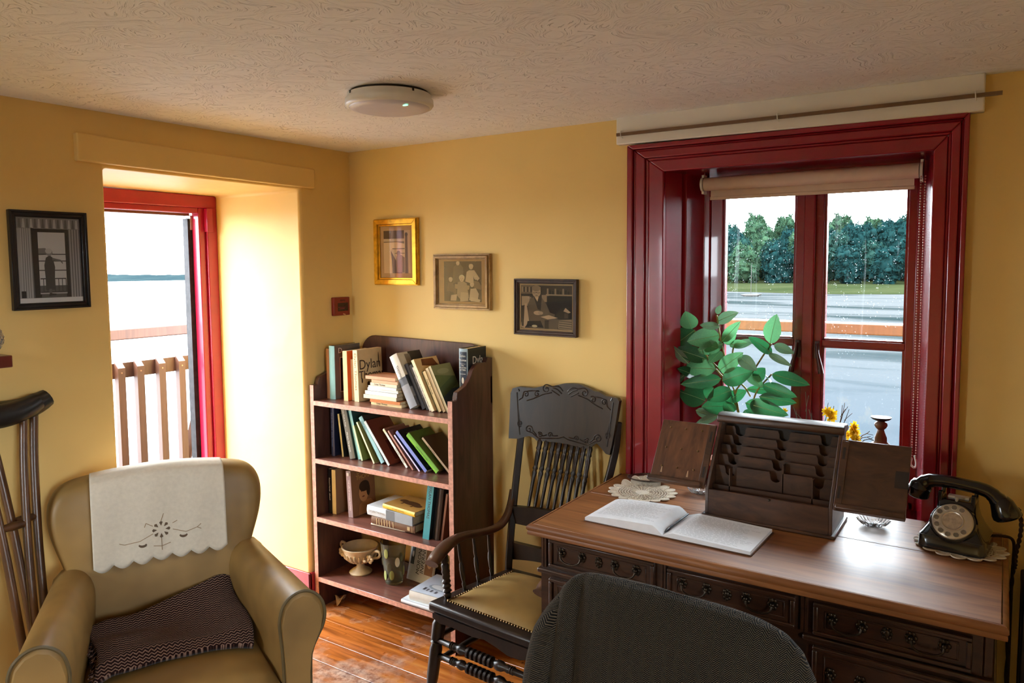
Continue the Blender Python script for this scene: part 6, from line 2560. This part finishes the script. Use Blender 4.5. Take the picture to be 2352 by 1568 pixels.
def head(c, R, seed):
    c = Vector(c)
    f = MB()
    rnd = random.Random(seed)
    for fl_ in range(4):
        cc = c+Vector((rnd.uniform(-.5, .5)*R, rnd.uniform(-.3, .3)*R, rnd.uniform(-.6, .6)*R))
        nv = Vector((rnd.uniform(-.7, .7), -1, rnd.uniform(-.2, .8))).normalized()
        a0 = nv.orthogonal().normalized()
        b0 = nv.cross(a0)
        for ly, np_ in ((1, 9), (.6, 6)):
            for k in range(np_):
                a = 2*math.pi*k/np_+rnd.uniform(-.2, .2)
                d = a0*math.cos(a)+b0*math.sin(a)
                s = nv.cross(d)
                r = R*.62*ly*rnd.uniform(.85, 1.15)
                lift = nv*R*(.12 if ly == 1 else .3)
                f.add([cc, cc+d*r*.5+s*r*.24+lift*.5, cc+d*r+s*r*.10+lift, cc+d*r-s*r*.10+lift, cc+d*r*.5-s*r*.24+lift*.5], [(0, 1, 2, 3, 4)])
        f.ball(cc+nv*R*.12, R*.16, R*.16, R*.16, 8, 5)
    f.build('flower_head', YEL, fb)
    MB().tube(bez([c, c+Vector((.0, .01, -.04)), Vector((.01, 0, .12))], 10), .002, 6).build('flower_stem', DG, fb)
    return c


for c, R, seed in (((-0.148, 0.01, 0.311), 0.02, 4), ((-0.0, 0.0, 0.309), 0.032, 5), ((0.076, -0.02, 0.274), 0.03, 6), ((0.097, -0.03, 0.252), 0.026, 7)):
    head(c, R, seed)
m = MB()
rnd = random.Random(2)
for a, b_ in (((-0.022, 0.01, 0.264), (-0.005, 0.0, 0.358)), ((-0.001, 0.01, 0.266), (0.013, 0.0, 0.349)), ((0.027, 0.01, 0.27), (0.04, 0.0, 0.355)), ((0.031, 0.01, 0.263), (0.061, 0.0, 0.342)), ((0.027, 0.01, 0.27), (0.047, 0.0, 0.363)), ((-0.053, 0.01, 0.26), (-0.067, 0.0, 0.329)), ((-0.067, 0.01, 0.259), (-0.106, 0.0, 0.31)), ((-0.061, 0.01, 0.259), (-0.106, 0.0, 0.287)), ((0.102, 0.01, 0.249), (0.129, 0.0, 0.259)), ((0.109, 0.01, 0.242), (0.136, 0.0, 0.255)), ((0.102, 0.01, 0.256), (0.126, 0.0, 0.276)), ((-0.078, 0.01, 0.25), (-0.079, 0.0, 0.389)), ((-0.1, 0.01, 0.255), (-0.118, 0.0, 0.332))):
    a, b_ = Vector(a), Vector(b_)
    tw = MB().tube([Vector((0, 0, .125)), a, (a+b_)/2+Vector((.003, 0, 0)), b_], [.0014, .0014, .0012, .0009], 5)
    tw.tube([(a+b_)/2, b_+Vector((.010, 0, -.012))], .0009, 5)
    tw.build('twig', TWG, fb)
m = MB()
for k in range(7):
    a = Vector(([-0.019, 0.0, 0.019, 0.039, 0.058, 0.076, 0.095][k], 0, 0.25-.008*(k % 3)))
    d = Vector((rnd.uniform(-.02, .02), -.01, rnd.uniform(.0, .02)))
    lm = MB().add([a, a+d*.5+Vector((.005, 0, .004)), a+d, a+d*.5-Vector((.005, 0, .004))], [(0, 1, 2, 3)])
    lm.build('small_leaf', DG, fb, solid=.0006)

# turned wooden candlestick
cs = thing('wooden_candlestick', 'turned wooden candlestick with dark drip pan on the sill at the right', 'candlestick', (2.297, .115, SZ))
CSW = wood('brown_turned_wood', rgb(104, 64, 44), rgb(150, 102, 74), .4, (20, 20, 4), .08)
MB().lathe([(0, 0), (.045, 0), (.048, .012), (.040, .022), (.020, .034), (.016, .08), (.022, .13), (.026, .20), (.0275, .236), (.020, .242), (.019, .256), (.0165, .262), (.012, .274), (.010, .282), (.016, .288), (.020, .296), (.019, .304), (.012, .309), (.011, .312)], n=28).build('stem', CSW, cs)
MB().lathe([(0, .311), (.014, .311), (.026, .316), (.0315, .321), (.0315, .324), (.022, .321), (.010, .318), (0, .318)], n=28, cap=False).build('drip_pan', plain('blackened_metal', rgb(40, 34, 32), .4, .6), cs)
# ------------------------------------------------------------------ far shore
def bank_mat(name, c1, c2, sc):
    m, nt, b = new_mat(name)
    geo = N(nt, 'ShaderNodeNewGeometry')
    f = noise_tex(nt, geo.outputs['Position'], sc, 5, .6)
    nt.links.new(ramp(nt, f, [(.35, c1), (.65, c2)]), b.inputs['Base Color'])
    b.inputs['Roughness'].default_value = 1
    b.inputs['Specular IOR Level'].default_value = 0
    return m


# saltmarsh strip in front of the wood
def strip(name, far, near, mat, z0, hill=0):
    m = MB()
    n_ = 40
    vs, fs = [], []
    for k in range(n_+1):
        x = -260+420*k/n_
        wig = 9*math.sin(x*.031)+5*math.sin(x*.09+1)
        vs.append((x, near+wig, z0))
        vs.append((x, far, z0+.4))
        vs.append((x, far+160, z0+.4+hill))
    for k in range(n_):
        fs += [(3*k, 3*k+3, 3*k+4, 3*k+1), (3*k+1, 3*k+4, 3*k+5, 3*k+2)]
    return m.add(vs, fs).build(name, mat)


o = strip('grass_bank', 268, 196, bank_mat('marsh_grass', (.008, .011, .0045, 1), (.013, .0155, .007, 1), .06), -5.95, 14)
tag(o, kind='structure')
# woodland: one mesh per kind of crown, many trees
TG = [bank_mat('dark_teal_foliage', (.0020, .0085, .0088, 1), (.0045, .0145, .0140, 1), .5), bank_mat('mid_teal_foliage', (.0036, .0125, .0110, 1), (.009, .022, .0175, 1), .5), bank_mat('green_foliage', (.008, .019, .0115, 1), (.017, .033, .018, 1), .5)]
TR = plain('grey_trunk', rgb(30, 26, 22), .9)


def crown_mesh(seed, mat):
    rnd = random.Random(seed)
    m = MB()
    for k in range(70):
        a = rnd.uniform(0, 6.283)
        z_ = rnd.uniform(.03, .98)
        r = .46*math.sin(math.pi*min(1, max(.16, (z_+.06)/1.06)))**.38*rnd.uniform(.55, 1.0)
        s = rnd.uniform(.07, .14)
        c = Vector((r*math.cos(a), r*math.sin(a), z_))
        n0 = len(m.v)
        m.ball(c, s, s, s*.75, 8, 5)
        for i in range(n0, len(m.v)):
            p = Vector(m.v[i])
            p = c+(p-c)*(1+.55*mnoise.noise(p*17+Vector((seed, 0, 0))))
            m.v[i] = tuple(p)
    # leafy fringe: small blades standing off every lump
    for k in range(5200):
        i = rnd.randrange(len(m.v))
        p = Vector(m.v[i])
        a, b = Vector((rnd.uniform(-1, 1), rnd.uniform(-1, 1), rnd.uniform(-1, 1))).normalized(), Vector((rnd.uniform(-1, 1), rnd.uniform(-1, 1), rnd.uniform(-1, 1))).normalized()
        s = rnd.uniform(.022, .055)
        p = p+a*.045
        m.add([p-a*s, p+b*s*.6, p+a*s, p-b*s*.6], [(0, 1, 2, 3)])
    m.ball((0, 0, .48), .36, .36, .44, 12, 8)
    o = m.build('crown', mat)
    me = o.data
    bpy.data.objects.remove(o)
    return me


crowns = [crown_mesh(k, TG[k % 3]) for k in range(6)]
tr_o = MB().tube([(0, 0, 0), (.01, 0, .5)], [.03, .015], 6).build('trunk', TR)
tr_me = tr_o.data
bpy.data.objects.remove(tr_o)
rnd = random.Random(11)
rows = [(262, -5.6, 13, 15), (276, -4.4, 14, 15), (290, -2.2, 15, 15), (304, 1.0, 15, 15), (318, 4.2, 15, 15)]
for ri, (yy_, zb, hh, n_) in enumerate(rows):
    for k in range(n_):
        x = -152+11.2*(k+.5*(ri % 2))+rnd.uniform(-.3, .3)
        h_ = hh*rnd.uniform(.82, 1.08)
        t = thing('tree', 'broadleaf tree in the dense wood on the far bank', 'tree', (x, yy_+rnd.uniform(-1.2, 1.2), zb), (0, 0, rnd.choice((0, math.pi/2, math.pi, -math.pi/2))), group='trees of the wood across the water')
        wd = rnd.uniform(10.0, 11.2)
        for nm, me in (('crown', crowns[rnd.randrange(6)]), ('trunk', tr_me)):
            o = bpy.data.objects.new(nm, me)
            COL.objects.link(o)
            o.parent = t
            o.scale = (wd, wd, h_)
# low dunes across the mouth of the estuary
m = MB()
n_ = 160
vs, fs = [], []
for k in range(n_+1):
    a = k/n_
    x, y = -420+30*math.sin(a*9), -200+620*a
    hgt = 2.0+1.6*mnoise.noise(Vector((a*30, 0, 0)))+1.4*mnoise.noise(Vector((a*80, 4, 0)))
    vs += [(x+45, y, -6.0), (x+20, y, -5.6), (x-30, y, -6+max(.6, hgt)*1.1), (x-120, y, -6.0+.5)]
for k in range(n_):
    for j in range(3):
        fs.append((4*k+j, 4*k+j+1, 4*k+4+j+1, 4*k+4+j))
o = m.add(vs, fs, smooth=True).build('far_dunes', bank_mat('blue_green_dunes', (.006, .011, .013, 1), (.010, .016, .017, 1), .08))
tag(o, kind='structure')
# moored boat on the left
bt = thing('sailing_dinghy', 'tiny boat with a bare mast on the mud, seen through the left window pane', 'boat', (-44.5, 166, -5.98))
MB().tube([(-2.2, 0, .3), (-1, 0, .15), (1.4, 0, .2), (2.4, 0, .5)], [.15, .6, .6, .1], 8, sq=(1, .6)).build('hull', TR, bt)
MB().tube([(0, 0, .2), (.05, 0, 7)], .07, 6).build('mast', TR, bt)
# ------------------------------------------------------------------ lettering becomes plain mesh
bpy.context.view_layer.update()
dg = bpy.context.evaluated_depsgraph_get()
fonts = [o for o in SC.objects if o.type == 'FONT']
made = []
for o in fonts:
    me = bpy.data.meshes.new_from_object(o.evaluated_get(dg))
    made.append((o, me))
for o, me in made:
    n = bpy.data.objects.new('tmp', me)
    COL.objects.link(n)
    n.parent = o.parent
    n.matrix_local = o.matrix_local.copy()
    nm = o.name.split('.')[0]
    cu = o.data
    bpy.data.objects.remove(o)
    bpy.data.curves.remove(cu)
    n.name = nm
    tag(n, kind='stuff')
for o in SC.objects:
    if 'dims' in o:
        del o['dims']
